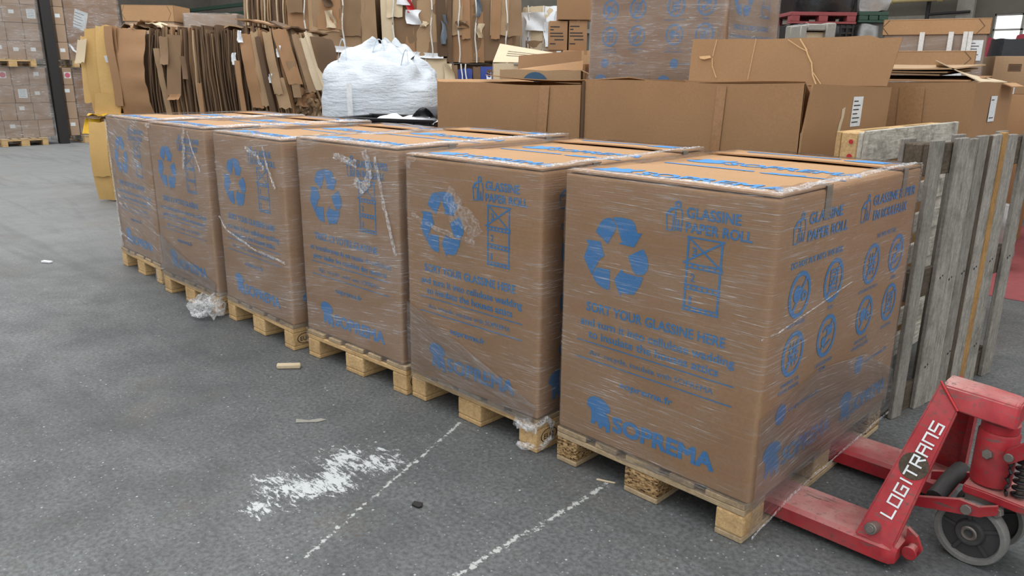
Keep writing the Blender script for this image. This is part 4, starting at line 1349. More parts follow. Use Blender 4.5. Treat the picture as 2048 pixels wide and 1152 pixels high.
# upper tier: right bale
uc = bale_root(O1, .78, .55, .975, 'bale with dark sheet edges and leaning sheets, right end of near heap', G1)
core(uc, 1.10, 1.0, .86, 'kraft_d', 14, .02, .03)
edge_run(uc, -.58, -.26, 24, -.05, .02, ['kraft_d'], .93, 200, -.53)
edge_run(uc, -.26, .34, 24, .00, -.20, ['kraft_v', 'kraft_b', 'kraft_v', 'kraft_d'], .94, 240, -.52)
edge_run(uc, .33, .52, 7, -.22, -.26, ['kraft_v', 'kraft_w'], .88, 300, -.46, wmul=1.1)
for i, (a, b, c, e, mt, sk) in enumerate(((-.26, -.13, .10, .88, 'kraft_b', -.10), (-.14, -.06, .12, .90, 'kraft_v', -.08), (.0, .10, .25, .90, 'kraft_v', -.10), (.06, .20, .10, .42, 'kraft_v', -.06), (.14, .30, .36, .93, 'kraft_b', -.16), (.24, .33, .22, .60, 'kraft_v', -.05), (-.06, .0, .05, .85, 'kraft_d', -.12), (.36, .44, .28, .88, 'kraft_v', -.16), (.44, .52, .30, .84, 'kraft_w', -.16), (-.33, -.27, .0, .6, 'kraft_b', -.03))):
    patch(a, b, c, e, lambda x, z: -.585 - .05 * math.sin(math.pi * z) - .008 * i, seed=i + 50.0, skew=sk, curl=.02, amp=.02).build('cardboard_sheet', mt, uc, 40)
for i, (x, z, s) in enumerate(((-.36, .62, .05), (.02, .42, .04), (.13, .70, .05), (-.28, .85, .05))):
    m = MB(); m.grid(lambda u, v: (x + s * (u - .5), -.66 - .02 * math.sin(u * 5 + v * 4), z + s * 2.4 * (v - .5)), 5, 6, (0, -.004, 0)); m.rough(.01, 30); m.build('white_scrap', 'white', uc, 40)
for i in range(7):
    b = bmesh.new(); bmesh.ops.create_icosphere(b, subdivisions=3, radius=1)
    for q in b.verts:
        q.co = Vector((q.co.x * .08, q.co.y * .06, q.co.z * .10)) + noise.noise_vector(q.co * 1.7 + Vector((i, 0, 0))) * .07
    m = MB(); m.merge(b, Matrix.Translation((.30 + .045 * (i % 4), -.50 - .03 * (i % 2), .06 + .07 * (i // 2)))); m.build('crumpled_sheet', ('kraft_v', 'kraft_d', 'kraft_b')[i % 3], uc, 30)
for i, (a, b, y, z, mt) in enumerate(((-.5, .0, -.5, .94, 'kraft_v'), (-.35, .25, -.56, 1.0, 'kraft_b'), (.0, .3, -.58, .985, 'kraft_d'), (-.1, .45, -.3, .93, 'kraft_v'))):
    m = MB(); m.grid(lambda u, v: (a + (b - a) * u, y + .6 * v, z + .03 * math.sin(u * 4 + i) + .03 * noise.noise((u * 4, v * 3, i)) - .03 * u), 8, 5, (0, 0, .016)); m.build('cardboard_sheet', mt, uc, 40)

# ==================================================================== TALL BALE WALL BEHIND
O2 = (-9.40, 3.86)
G2 = 'bales in the tall wall behind'
def face_bale(x0, x1, z0, z1, label, seed, pats, straps=(), mat='kraft_v', d=1.2, bulge=.06, y=0.0, scraps=()):
    w, hh = x1 - x0, z1 - z0
    root = bale_root(O2, (x0 + x1) / 2, y + d / 2, z0, label, G2)
    core(root, w * .97, d * .97, hh, mat, seed, bulge * .8, .025)
    f = lambda x, z: -d / 2 * (1 + bulge * (1 - (2 * min(max(z / hh, 0), 1) - 1) ** 2)) - .015 + .05 * (2 * abs(x) / w) ** 4
    for i, (a, b, c, e, mt) in enumerate(pats):
        patch(-w / 2 + a * w, -w / 2 + b * w, c * hh, e * hh, lambda x, z: f(x, z) - .007 * i, seed=seed + i * 1.3, amp=.03, curl=.02, skew=.015 * ((i * 7) % 5 - 2)).build('cardboard_sheet', mt, root, 40)
    for i, s in enumerate(straps):
        m = MB(); n = len(pats)
        m.tube([(-w / 2 + s * w + .012 * math.sin(k * 1.1 + i), f(0, hh * k / 10) - .014 - .008 * n, hh * k / 10) for k in range(11)], .011, 6)
        m.build('strap', 'strap', root, 60)
    for i, (a, c, sw, sh, mt) in enumerate(scraps):
        m = MB(); x = -w / 2 + a * w
        m.grid(lambda u, v: (x + sw * (u - .5) + .02 * math.sin(v * 5 + i), f(x, c * hh) - .07 - .03 * math.sin(u * 4 + v * 5 + i), c * hh + sh * (v - .5)), 6, 8, (0, -.006, 0)); m.rough(.02, 9, i)
        m.build('torn_scrap', mt, root, 40)
    return root
face_bale(0, 1.27, 1.76, 2.78, 'big brown bale with two white straps and a torn hole, topmost in tall wall', 2, [(.0, .36, .0, 1, 'kraft_b'), (.25, .60, .25, 1, 'kraft_v'), (.30, .88, -.0, .9, 'kraft_v'), (.34, .62, .28, .98, 'kraft_b'), (.60, .84, .2, 1, 'kraft_v'), (.83, 1.0, .1, 1, 'kraft_v'), (.02, .2, .5, 1, 'kraft_v'), (.1, .9, -.02, .06, 'white')],
          (.22, .64), scraps=((.50, .42, .13, .24, 'kraft_w'), (.47, .68, .12, .2, 'kraft_d'), (.49, .85, .14, .16, 'kraft_v')))
face_bale(1.34, 2.27, 1.70, 2.75, 'brown bale with red and white scraps, topmost middle of the tall wall', 6, [(.0, .5, .05, 1, 'kraft_b'), (.2, .95, .04, .92, 'kraft_v'), (.55, 1.0, .0, .9, 'kraft_v'), (.0, .2, .1, 1, 'kraft_w'), (.1, .35, .5, 1, 'kraft_w'), (.85, 1.0, .0, 1, 'kraft_d'), (.1, .95, -.02, .05, 'white')],
          (.20, .78), scraps=((.36, .78, .2, .26, 'white'), (.45, .68, .10, .26, 'redp'), (.50, .50, .2, .2, 'white'), (.47, .83, .10, .14, 'redp'), (.68, .42, .1, .08, 'kraft_w'), (.97, .35, .08, .4, 'bluegrey')))
face_bale(2.28, 3.32, 1.62, 2.70, 'brown bale with overlapping flaps and a blue scrap, topmost right of the tall wall', 8, [(.0, .5, .0, 1, 'kraft_b'), (.35, .9, .03, 1, 'kraft_v'), (.08, .22, .35, 1, 'kraft_v'), (.2, .32, .3, 1, 'kraft_b'), (.60, .85, .35, 1, 'kraft_v'), (.80, 1.02, .34, 1, 'kraft_v'), (.0, .07, .0, 1, 'kraft_d'), (.62, .74, .3, 1, 'kraft_b')],
          (.17, .40, .82), scraps=((.43, .72, .07, .3, 'bluegrey'), (.2, .48, .16, .1, 'kraft_v'), (.46, .4, .09, .2, 'kraft_w')))
face_bale(3.36, 4.02, 1.55, 2.46, 'bale of white paper and board, far right end of the tall wall', 9, [(.0, .6, .0, .9, 'white'), (.2, .75, .3, 1, 'kraft_w'), (.5, 1.0, .1, 1, 'white'), (.1, .5, .0, .45, 'kraft_v'), (.55, .8, .0, .5, 'kraft_v')],
          (.15, .5), 'kraft_w', y=.7, scraps=((.3, .75, .3, .25, 'white'), (.65, .55, .18, .35, 'white'), (.9, .7, .2, .4, 'white')))
fb_ = bale_root(O2, -.36, .9, 1.76, 'bale of upright dark sheet edges, topmost left in the tall wall', G2)
core(fb_, .66, 1.0, .95, 'kraft_d', 4, .03, .03)
edge_run(fb_, -.36, .36, 26, .02, .02, ['kraft_d', 'kraft_v', 'kraft_w', 'kraft_d'], .98, 400, -.53)
LO = ['second from the left', 'third from the left', 'fourth from the left']
face_bale(-.72, -.02, .87, 1.74, 'brown bale at the left end of the tall wall, in the layer below the topmost', 30, [(.0, .6, .0, 1, 'kraft_v'), (.4, 1, .0, 1, 'kraft_b')], (.3,))
face_bale(0, 1.27, .87, 1.74, 'brown bale behind the white bulk bag, left one in the layer below the topmost', 31, [(.0, .5, .0, 1, 'kraft_v'), (.4, 1, .0, 1, 'kraft_b')], (.3, .7))
face_bale(1.30, 2.27, .87, 1.68, 'brown bale behind the white bulk bag, right one in the layer below the topmost', 32, [(.0, .5, .0, 1, 'kraft_v'), (.4, 1, .0, 1, 'kraft_w')], (.3, .7))
face_bale(2.28, 3.33, .87, 1.60, 'bale with blue scraps and crushed board, right in the layer below the topmost', 33, [(.0, .15, .0, .98, 'kraft_v'), (.14, .34, .2, .9, 'bluep'), (.18, .33, .0, .72, 'kraft_v'), (.36, .46, .0, .95, 'kraft_d'), (.45, .62, .0, .96, 'bluep'), (.55, .62, .2, .85, 'white'), (.62, .74, .1, .9, 'kraft_v'), (.7, 1, .0, .9, 'kraft_d')], (.2, .26), 'kraft_d', scraps=((.02, .8, .14, .3, 'kraft_w'), (.58, .5, .1, .3, 'white'), (.68, .85, .25, .06, 'kraft_v')))
face_bale(3.36, 4.02, .80, 1.52, 'bale under the white paper bale at the far right end of the tall wall', 34, [(.0, 1, .0, 1, 'kraft_v')], (), y=.7)
for i, (a, b, yy, top) in enumerate(((-.72, -.02, 0, .86), (0, 1.27, 0, .86), (1.30, 2.27, 0, .86), (2.28, 3.33, 0, .86), (3.36, 4.02, .7, .79))):
    face_bale(a, b, 0, top, ['leftmost', 'second', 'middle', 'fourth', 'rightmost'][i] + ' of the five floor bales under the tall wall', 35 + i, [(.0, .5, .0, 1, 'kraft_v')], (.4,), y=yy)

# ==================================================================== WHITE BULK BAG AND BLACK TRAYS
bag = thing('bulk_bag', (-5.12, 2.36, 0), 'big white woven bulk bag with a crumpled cinched top, in front of the bale wall', 'bulk bag', TH)
prof = [(.40, 0), (.455, .03), (.50, .3), (.535, .7), (.545, 1.0), (.545, 1.2), (.53, 1.33), (.49, 1.44), (.42, 1.53), (.32, 1.62), (.20, 1.69), (.06, 1.71)]
m = MB()
rings = []
for r_, z in prof + []:
    ring = []
    for k in range(64):
        a = 2 * math.pi * k / 64
        sq = 1 / max(abs(math.cos(a)) ** 3.0 + abs(math.sin(a)) ** 3.0, 1e-6) ** (1 / 3.0)
        sq = 1 + (sq - 1) * .8
        ring.append((r_ * sq * math.cos(a), r_ * sq * math.sin(a), z))
    rings.append(ring)
fine = []
for a, b in zip(rings, rings[1:]):
    for q in range(4):
        fine.append([tuple(p[i] + (s_[i] - p[i]) * q / 4 for i in range(3)) for p, s_ in zip(a, b)])
fine.append(rings[-1])
m.loft(fine)
for v in m.bm.verts:
    z = v.co.z
    top = max(0, min(1, (z - 1.22) / .25))
    n_ = noise.noise(Vector((v.co.x * 3, v.co.y * 3, z * 14)))
    cr = noise.noise_vector(Vector((v.co.x * 6, v.co.y * 6, z * 6)))
    rdir = Vector((v.co.x, v.co.y, 0)).normalized() if v.co.length > .01 else Vector()
    v.co += rdir * n_ * .010 * (1 - top) + cr * .075 * top
    v.co.z = max(v.co.z, 0)
bb = m.build('bag_body', 'bag', bag, 180)
m = MB()
m.grid(lambda u, v: ((.08 + .26 * v + .05 * math.sin(u * 31)) * math.cos(u * 6.283) * 1.1, (.08 + .26 * v + .05 * math.sin(u * 31)) * math.sin(u * 6.283), 1.72 - .16 * v + .05 * math.sin(u * 40 + v * 3)), 90, 8)
m.rough(.05, 7); m.build('crumpled_collar', 'bag', bag, 60)
m = MB(); m.grid(lambda u, v: (-.215 + .045 * u, -.56 - .004 * v - .012 * math.sin(v * 3.1) * 0 - (.02 if 1 else 0), .3 + 1.08 * v), 3, 14, (0, -.008, 0)); m.rough(.003, 12); m.build('seam_band', 'white', bag, 60)
for i, (x0, y0, sx) in enumerate(((-.36, -.30, .1), (.30, -.32, -.1), (-.1, -.2, .2), (.34, .2, -.1))):
    m = MB()
    m.grid(lambda u, v: (x0 + sx * u + .03 * math.sin(u * 3), y0 + .035 * (v - .5) - .05 * math.sin(u * math.pi), 1.45 + .30 * math.sin(u * math.pi) * (.7 if i % 2 else 1)), 16, 3, (0, 0, .006)); m.rough(.01, 10, i)
    m.build('lifting_strap', 'bag', bag, 60)
def tray_stack():
    x, y = -4.12, 1.80
    root = thing('plastic_crate', (x, y, 0), 'black plastic crate with white film lying in it, in front of the white bulk bag', 'crate', rad(24))
    m = MB(); m.box(-.42, .42, -.28, .28, 0, 1.02, .01, 2)
    for z in [.1 * k for k in range(1, 10)]:
        m.box(-.427, .427, -.287, .287, z, z + .02, .004, 1)
    m.build('body', 'black', root, 40)
    m = MB()
    for a in ((-.44, .44, -.30, -.27), (-.44, .44, .27, .30), (-.44, -.41, -.27, .27), (.41, .44, -.27, .27)):
        m.box(a[0], a[1], a[2], a[3], 1.02, 1.12, .006, 1)
    for k in range(7):
        m.box(-.44 + .14 * k, -.42 + .14 * k, -.306, -.298, 1.02, 1.12)
    m.box(-.45, .45, -.31, -.295, 1.10, 1.125, .004, 1); m.box(-.45, .45, .265, .31, 1.10, 1.125, .004, 1)
    m.build('rim', 'black', root, 40)
    m = MB(); m.box(-.41, .41, -.27, .27, 1.03, 1.075); m.build('grey_liner', 'grime', root)
    for i, (cx, cy, sx, sy) in enumerate(((-.0, -.18, .12, .1), (.25, -.20, .2, .09), (.30, .1, .1, .12))):
        m = MB(); m.grid(lambda u, v: (cx + sx * (u - .5) * 2, cy + sy * (v - .5) * 2, 1.10 + .05 * math.sin(u * 3) * math.sin(v * 3)), 10, 8); m.rough(.03, 14, i); m.build('film_scrap', 'white', root, 60)
    m = MB(); m.grid(lambda u, v: (.22 + .22 * u, -.24 + .4 * v, 1.12 + .09 * math.sin(u * 3.0)), 8, 6, (0, 0, .004)); m.build('black_flap', 'blackfilm', root, 60)
tray_stack()

# ==================================================================== SMALLER CARTONS BETWEEN BALES AND BIG CARTONS
a_, w_, d_ = open_carton('open_carton', 'tan open carton with a dark blue round print, behind the left big carton', -4.02, -3.34, 2.75, 3.3, 1.50, 'kraft_v', rz=rad(38), flare=.01)
p = Print(lambda s, t: (-w_ + s, -d_ - .02, t)); p.disc(.30, 1.37, .115, 30); p.build('round_print', a_, 'inkd')
m = MB(); m.grid(lambda u, v: (w_ + .0 + .22 * v, -d_ + 2 * d_ * u, 1.50 - .10 * v), 4, 3, (0, 0, .006)); fl_ = m.build('side_flap', 'kraft', a_, 40)
p = Print(lambda s, t: (w_ + .0125, -d_ + s, t)); p.disc(.27, 1.38, .05, 20); p.build('round_print', a_, 'inkd')
m = MB(); m.grid(lambda u, v: (-w_ + 2 * w_ * u, d_ + .05 * v, 1.49 + .10 * v - .09 * v * (1 - u)), 6, 3, (0, .006, 0)); m.build('back_flap', 'kraft', a_, 40)
b_, w_, d_ = open_carton('open_carton', 'open carton with a large brown hanging flap, behind the round-print carton', -4.42, -3.82, 3.50, 4.0, 1.56, 'kraft', rz=rad(30))
m = MB(); m.grid(lambda u, v: (-w_ - .04 + (2 * w_ + .0) * u, -d_ - .03 - .05 * (1 - v), 1.42 + .24 * v + .05 * (u - .5) * v - .08 * u * (1 - v)), 8, 5, (0, -.007, 0)); m.build('front_flap', 'kraft_b', b_, 40)
m = MB(); m.grid(lambda u, v: (w_ + .03, -d_ + 2 * d_ * u, 1.50 + .13 * v), 4, 3, (.006, 0, 0)); m.build('side_flap', 'kraft', b_, 40)
c_, w_, d_ = open_carton('open_carton', 'grey-sided carton with a pale printed top flap, behind the brown hanging flap', -5.12, -4.5, 3.72, 4.25, 1.57, 'kraft_w', rz=rad(38))
m = MB(); m.grid(lambda u, v: (-w_ + 2 * w_ * u * 1.15, -d_ + .02 + .55 * v, 1.58 + .20 * v * (1 - .55 * u)), 6, 4, (0, 0, .006)); tf = m.build('top_flap', 'kraft_w', c_, 40)
p = Print(lambda s, t: (-w_ + s, -d_ + .02 + t, 1.59 + .20 * t / .55 * (1 - .55 * s / (2 * w_ * 1.15))))
for k in range(3):
    p.line([(.12, .2 + .07 * k), (.42, .2 + .07 * k)], .012)
p.build('print_lines', tf, 'black_ink')
m = MB(); m.box(w_ - .4, w_ + .12, -d_ - .02, -d_ + .15, 1.56, 1.58); m.build('side_flap', 'grime', c_)
def closed_carton(name, label, c, size, rz, mat='kraft_s', group=None, prints=None, tape=True):
    root = thing(name, c, label, 'carton', rz, group)
    w, d, h_ = size
    MB().box(-w / 2, w / 2, -d / 2, d / 2, 0, h_, .006, 2).build('body', mat, root, 40)
    if tape:
        MB().box(-.02, .02, -d / 2 - .001, d / 2 + .001, h_ * .8, h_ + .0015).build('tape_strip', 'tape', root)
    if prints:
        for k in range(6):
            p = Print(lambda s, t: (-w / 2 + s, -d / 2 - .0015, t))
            prints(p, w, h_, k)
            p.build('print_line', root, 'black_ink')
    return root
def pr_lines(p, w, h_, kk):
    for k, (l_, y) in enumerate(((.5, .80), (.2, .70), (.68, .58), (.72, .48), (.5, .36), (.3, .22))):
        x0 = w * (.08 if k != 4 else .32)
        if k != kk:
            continue
        n_ = int(l_ * 9)
        for j in range(n_):
            p.line([(x0 + w * l_ * j / n_, h_ * y), (x0 + w * l_ * (j + .65) / n_, h_ * y)], h_ * .04)
closed_carton('carton', 'tall plain carton at the foot of the text-printed carton pile', (-5.48, 5.75, 0), (.62, .5, 1.52), TH, 'kraft', 'carton pile beside the bale wall')
closed_carton('carton', 'plain tan carton in the pile under the two text-printed cartons', (-5.46, 5.74, 1.522), (.56, .44, .235), TH, 'kraft', 'carton pile beside the bale wall')
for i, x in enumerate((-.155, .09)):
    px, py = frame_pt((-5.60, 5.62), x, 0)
    closed_carton('carton', ('left' if i == 0 else 'right') + ' of the two small brown cartons with black text lines', (px, py, 1.76), (.225, .30, .345 + .01 * i), TH, 'kraft_b', 'carton pile beside the bale wall', pr_lines)
closed_carton('carton', 'brown carton topmost on the text-printed carton pile', (-5.56, 5.66, 2.12), (.44, .36, .5), TH, 'kraft_b', 'carton pile beside the bale wall')

# ==================================================================== BLACK PALLET TOWER AND INVISTA-SIDE CARTONS
B0 = (-2.45, 5.80)
def plastic_pallet(label, c, size, mat, rz, group=None):
    root = thing('plastic_pallet', c, label, 'pallet', rz, group)
    w, d, h_ = size
    MB().box(-w / 2, w / 2, -d / 2, d / 2, h_ - .035, h_, .004, 1).build('deck', mat, root, 40)
    for ix in (-1, 0, 1):
        for iy in (-1, 1):
            MB().box(ix * (w / 2 - .05) - .045, ix * (w / 2 - .05) + .045, iy * (d / 2 - .05) - .05, iy * (d / 2 - .05) + .05, .02, h_ - .035, .004, 1).build('foot', mat, root, 40)
    for iy in (-1, 1):
        MB().box(-w / 2, w / 2, iy * (d / 2 - .05) - .05, iy * (d / 2 - .05) + .05, 0, .02).build('runner', mat, root, 40)
    return root
tb = thing('plastic_crate', (*frame_pt(B0, .0, .3), 0), 'big black lattice crate at the bottom of the black pallet tower', 'crate', TH)
m = MB(); m.box(-.30, .30, -.3, .3, 0, 1.98, .01, 1); m.build('body', 'black', tb, 40)
m = MB()
for k in range(9):
    m.box(-.31, .31, -.318, -.30, 1.5 + .055 * k, 1.52 + .055 * k)
for k in range(11):
    m.box(-.31 + .06 * k, -.295 + .06 * k, -.322, -.30, 1.5, 1.97)
m.build('lattice', 'dark', tb, 40)
m = MB(); m.grid(lambda u, v: (-.30 + .46 * u, -.34 - .12 * v * (1 - u), 1.97 - .34 * v * (.5 + u)), 12, 8); m.rough(.03, 10); m.build('black_film', 'blackfilm', tb, 60)
m = MB(); ribbon(m, [(-.2, -.36, 1.98), (.0, -.40, 1.86), (.2, -.38, 1.70)], .05, .02, 4.0); m.build('white_film', 'crinkle', tb, 60)
plastic_pallet('dark red plastic pallet on the black lattice crate', (*frame_pt(B0, .0, .3), 1.983), (.66, .6, .11), 'redfloor', TH)
bl = thing('wrapped_load', (*frame_pt(B0, .0, .3), 2.095), 'black film-wrapped load on the dark red plastic pallet', 'wrapped load', TH)
m = MB(); puff(m, .66, .6, .6, .03, 9, .03, 6, 3); m.build('body', 'blackfilm', bl, 60)
sv = thing('wrapped_load', (*frame_pt(B0, .49, .25), 0), 'silvery film-wrapped load, lower one right of the black pallet tower', 'wrapped load', TH)
m = MB(); puff(m, .24, .5, 1.98, .02, 10, .025, 7, 5); m.build('body', 'silver', sv, 60)
plastic_pallet('dark green plastic pallet between the two silvery wrapped loads', (*frame_pt(B0, .50, .25), 2.0), (.30, .5, .10), 'green', TH)
sv = thing('wrapped_load', (*frame_pt(B0, .52, .25), 2.105), 'silvery film-wrapped load, upper one right of the black pallet tower', 'wrapped load', TH)
m = MB(); puff(m, .32, .5, .5, .02, 9, .03, 8, 8); m.build('body', 'silver', sv, 60)
gb = thing('plastic_bin', (-2.24, 5.10, 0), 'pale grey plastic bin with a square hollow, left of the black lattice crate', 'bin', TH)
m = MB(); m.box(-.16, .16, -.15, .25, 0, 1.70, .012, 2); m.box(-.16, .16, .1, .25, 1.70, 1.93, .01, 1); m.box(-.16, -.10, -.15, .1, 1.70, 1.92, .01, 1); m.box(.07, .16, -.15, .1, 1.70, 1.94, .01, 1); m.box(-.10, .07, -.15, .1, 1.87, 1.93, .01, 1)
m.build('body', 'grime', gb, 40)
m = MB(); m.box(-.10, .07, -.10, -.06, 1.70, 1.86); m.build('inner_panel', 'kraft_w', gb)

def lidded(label, c, size, rz, lid_h, film, text=None, tx=(.3, .3, .3, .07), straps=(), lab=None, overhang=.02, seed=1.0):
    w, d, h_ = size
    root = thing('lidded_carton', c, label, 'carton', rz)
    MB().box(-w / 2, w / 2, -d / 2, d / 2, 0, h_ - .02, .01, 2).build('body', 'kraft_s', root, 40)
    m = MB()
    o = overhang
    m.box(-w / 2 - o, w / 2 + o, -d / 2 - o, -d / 2 - o + .008, h_ - lid_h, h_, .002, 1)
    m.box(-w / 2 - o, w / 2 + o, d / 2 + o - .008, d / 2 + o, h_ - lid_h, h_, .002, 1)
    m.box(-w / 2 - o, -w / 2 - o + .008, -d / 2 - o, d / 2 + o, h_ - lid_h, h_, .002, 1)
    m.box(w / 2 + o - .008, w / 2 + o, -d / 2 - o, d / 2 + o, h_ - lid_h, h_, .002, 1)
    m.box(-w / 2 - o, w / 2 + o, -d / 2 - o, d / 2 + o, h_ - .012, h_ - .004, .002, 1)
    lid = m.build('lid', 'kraft', root, 40)
    # folded corner tucks
    for s0, sg in ((w * .9 + o, 1), (w * .06, -1)):
        p = Print(lambda s, t: (-w / 2 - o + s, -d / 2 - o - .0012, h_ - lid_h + t))
        p.line([(s0, lid_h * .95), (s0 + sg * .05, lid_h * .5), (s0, lid_h * .05)], .006)
        p.build('corner_tuck', lid, 'kraft_d')
    if film:
        m = MB(); film_shell(m, w, d, h_ - lid_h - .01, .3, .008, .006, .05, seed, 24, False); m.build('stretch_film', film, root, 60)
    for s in straps:
        MB().box(-w / 2 + s * w - .02, -w / 2 + s * w + .02, -d / 2 - o - .006, -d / 2 - o - .002, h_ - lid_h - .14, h_ - lid_h + .02, .001, 1).build('strap', 'strap', root)
    if text:
        p = Print(lambda s, t: (-w / 2 + s, -d / 2 - .0105, t)); p.text(text, *tx, .012); p.build('brand_print', root, 'black_ink')
    if lab:
        global PUSH
        PUSH = Vector((0, -.0015, 0))
        label_on(root, lambda s, t: (-w / 2 + s, -d / 2 - .0115, t), *lab, 6)
    return root
lidded('tall film-wrapped carton with a brown tray lid and white straps, right background', (-1.42, 5.86, 0), (.80, .62, 1.97), rad(16), .13, 'film2', 'INVISTA', (.30, 1.56, .32, .055), (.38, .66, .8, .84), (.66, 1.62, .12, .17))
lidded('lower film-wrapped carton with a brown tray lid, in front of the taller lidded one', (-1.20, 5.06, 0), (.62, .5, 1.68), rad(16), .12, 'film2', 'INVISTA', (.10, 1.34, .24, .05), (), (.42, 1.36, .14, .17), seed=4.0)
hc = closed_carton('carton', 'brown carton with a hand hole, far right behind the labelled carton', (-.88, 6.38, 1.34), (.40, .34, .33), rad(30), 'kraft_v', None, None, False)
p = Print(lambda s, t: (-.2 + s, -.1712, t)); p.line([(.12, .20), (.22, .20), (.22, .26), (.12, .26)], .006, True); p.poly([(.125, .205), (.215, .205), (.215, .255), (.125, .255)]); p.build('hand_hole', hc, 'kraft_d')
p = Print(lambda s, t: (-.2 + s, -.1715, t)); p.poly([(.08, .0), (.2, .0), (.2, .08), (.08, .08)]); p.build('paper_label', hc, 'label')
closed_carton('carton', 'tall carton carrying the hand-hole carton', (-.86, 6.42, 0), (.46, .42, 1.338), rad(30), 'kraft', None, None, False)
for i, (x, y, s) in enumerate(((-1.95, 8.75, .36), (-1.02, 9.3, .45))):
    rbag = thing('red_bag', (x, y, 0), ['dark red heaped bag, left one by the far window', 'dark red heaped bag, right one by the far window'][i], 'bag', TH, 'dark red bags by the far window')
    m = MB(); puff(m, s * 2, s * 1.6, 1.92 + .06 * i, .1, 9, .09, 2.5, i * 7); m.build('body', 'redbag', rbag, 60)
db = thing('wrapped_load', (-1.10, 7.35, 0), 'dark film-wrapped load with a silvery film roll edge, in front of the red bags', 'wrapped load', rad(36))
m = MB(); puff(m, .42, .4, 1.86, .01, 9, .015, 6, 4); m.build('body', 'blackfilm', db, 60)
m = MB(); m.tube([(.21, -.2, .3 + .1 * k) for k in range(17)], [.035 + .012 * math.sin(k * 2) for k in range(17)], 10); m.rough(.01, 20); m.build('film_roll', 'silver', db, 60)
tc_, w_, d_ = open_carton('open_carton', 'tall brown carton at the right edge of the picture, behind the grey pallet', -.22, .55, 5.4, 6.0, 1.62, 'kraft_b')
m = MB(); m.grid(lambda u, v: (-w_ - .012, -d_ + .02 + .3 * u, .25 + .75 * v), 4, 6, (-.008, 0, 0)); m.build('hanging_flap', 'kraft', tc_, 40)
ws = thing('film_heap', (-.42, 4.95, 0), 'white crumpled film heap on the red floor behind the grey pallet', 'film')
m = MB(); puff(m, .16, .22, .5, .1, 8, .05, 6, 2); m.build('body', 'silver', ws, 60)

# ==================================================================== LEFT: WRAPPED STACKS OF SMALL CARTONS
WORD = ['bottom', 'second', 'third', 'top']
NUM = ['rightmost', 'second from the right', 'third from the right', 'fourth from the right', 'fifth from the right']
def label_white(root, w, d, h_, kind, r):
    # the visible face of these cartons is +x
    p = Print(lambda s, t: (d / 2 + .0015, s, t))
    if kind == 0:
        a, b = r.uniform(-.06, .03), r.uniform(.12, .2)
        p.poly([(a - .045, b), (a + .045, b), (a + .045, b + .07), (a - .045, b + .07)]); p.build('paper_label', root, 'label')
    elif kind == 1:
        a, b = r.uniform(-.06, .04), r.uniform(.08, .12)
        p.poly([(a - .075, b), (a + .075, b), (a + .075, b + .17), (a - .075, b + .17)]); lb = p.build('paper_label', root, 'label')
        q = Print(lambda s, t: (d / 2 + .003, s, t))
        for k in range(5):
            q.line([(a - .055, b + .03 + .03 * k), (a + .05, b + .03 + .03 * k)], .006)
        q.build('label_text', lb, 'bluegrey')
    else:
        p.poly([(-.06, .13), (.06, .13), (.06, .25), (-.06, .25)]); lb = p.build('paper_label', root, 'label')
        q = Print(lambda s, t: (d / 2 + .003, s, t)); q.disc(0, .19, .05, 20); q.build('round_mark', lb, 'pinkink')
rl = random.Random(5)
def stack_pallet(x, y, z, label, rz=rad(90)):
    p = copy_tree(proto_b); p.location = (x, y, z); p.rotation_euler = (0, 0, rz); p['label'] = label; p['group'] = 'pallets of the far left stacks'
    return p
for tier, z0 in ((0, 0), (1, 1.505)):
    tn = 'lower' if tier == 0 else 'upper'
    for k, yc in enumerate((2.02, .79)):
        stack_pallet(-17.12, yc, z0, 'wooden pallet under the %s small-carton stack, %s' % (tn, 'beside the shade strip' if k == 0 else 'at the left picture edge'))
    z = z0 + .146
    for row in range(4):
        hh = .337
        y = 2.60
        col = 0
        cuts = [.27, .30, .33, .29, .31]
        rl.shuffle(cuts)
        while y > 1.25 and col < 5:
            w = cuts[col]
            root = thing('small_carton', (-16.90 + rl.uniform(-.012, .012), y - w / 2, z + row * (hh + .001)), '%s carton, %s row, %s small-carton stack left of shade strip' % (NUM[col], WORD[row], tn), 'carton', 0, 'small cartons in the far left stacks')
            MB().box(-.2, .2, -w / 2 + .003, w / 2 - .003, 0, hh - .003, .006, 1).build('body', 'kraft_s', root, 40)
            if rl.random() < .72:
                label_white(root, w, .4, hh, rl.choice([0, 0, 0, 1, 1, 0, 2]), rl)
            y -= w
            col += 1
    m = MB(); film_shell(m, .42, 1.40, 1.37, -.1, .012, .012, .02, 3.0 + tier, 30, False)
    tag(m.build('stretch_film', 'film3', None, 60, (-16.90, 1.92, z0 + .146)), 'hazy film wrapped round the %s stack of small cartons, far left' % tn, 'film')
# dark strip standing in for the shade in the gap between the stacks
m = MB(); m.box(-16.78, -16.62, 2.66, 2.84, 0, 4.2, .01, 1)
struct(m.build('trim_5', 'dark'))
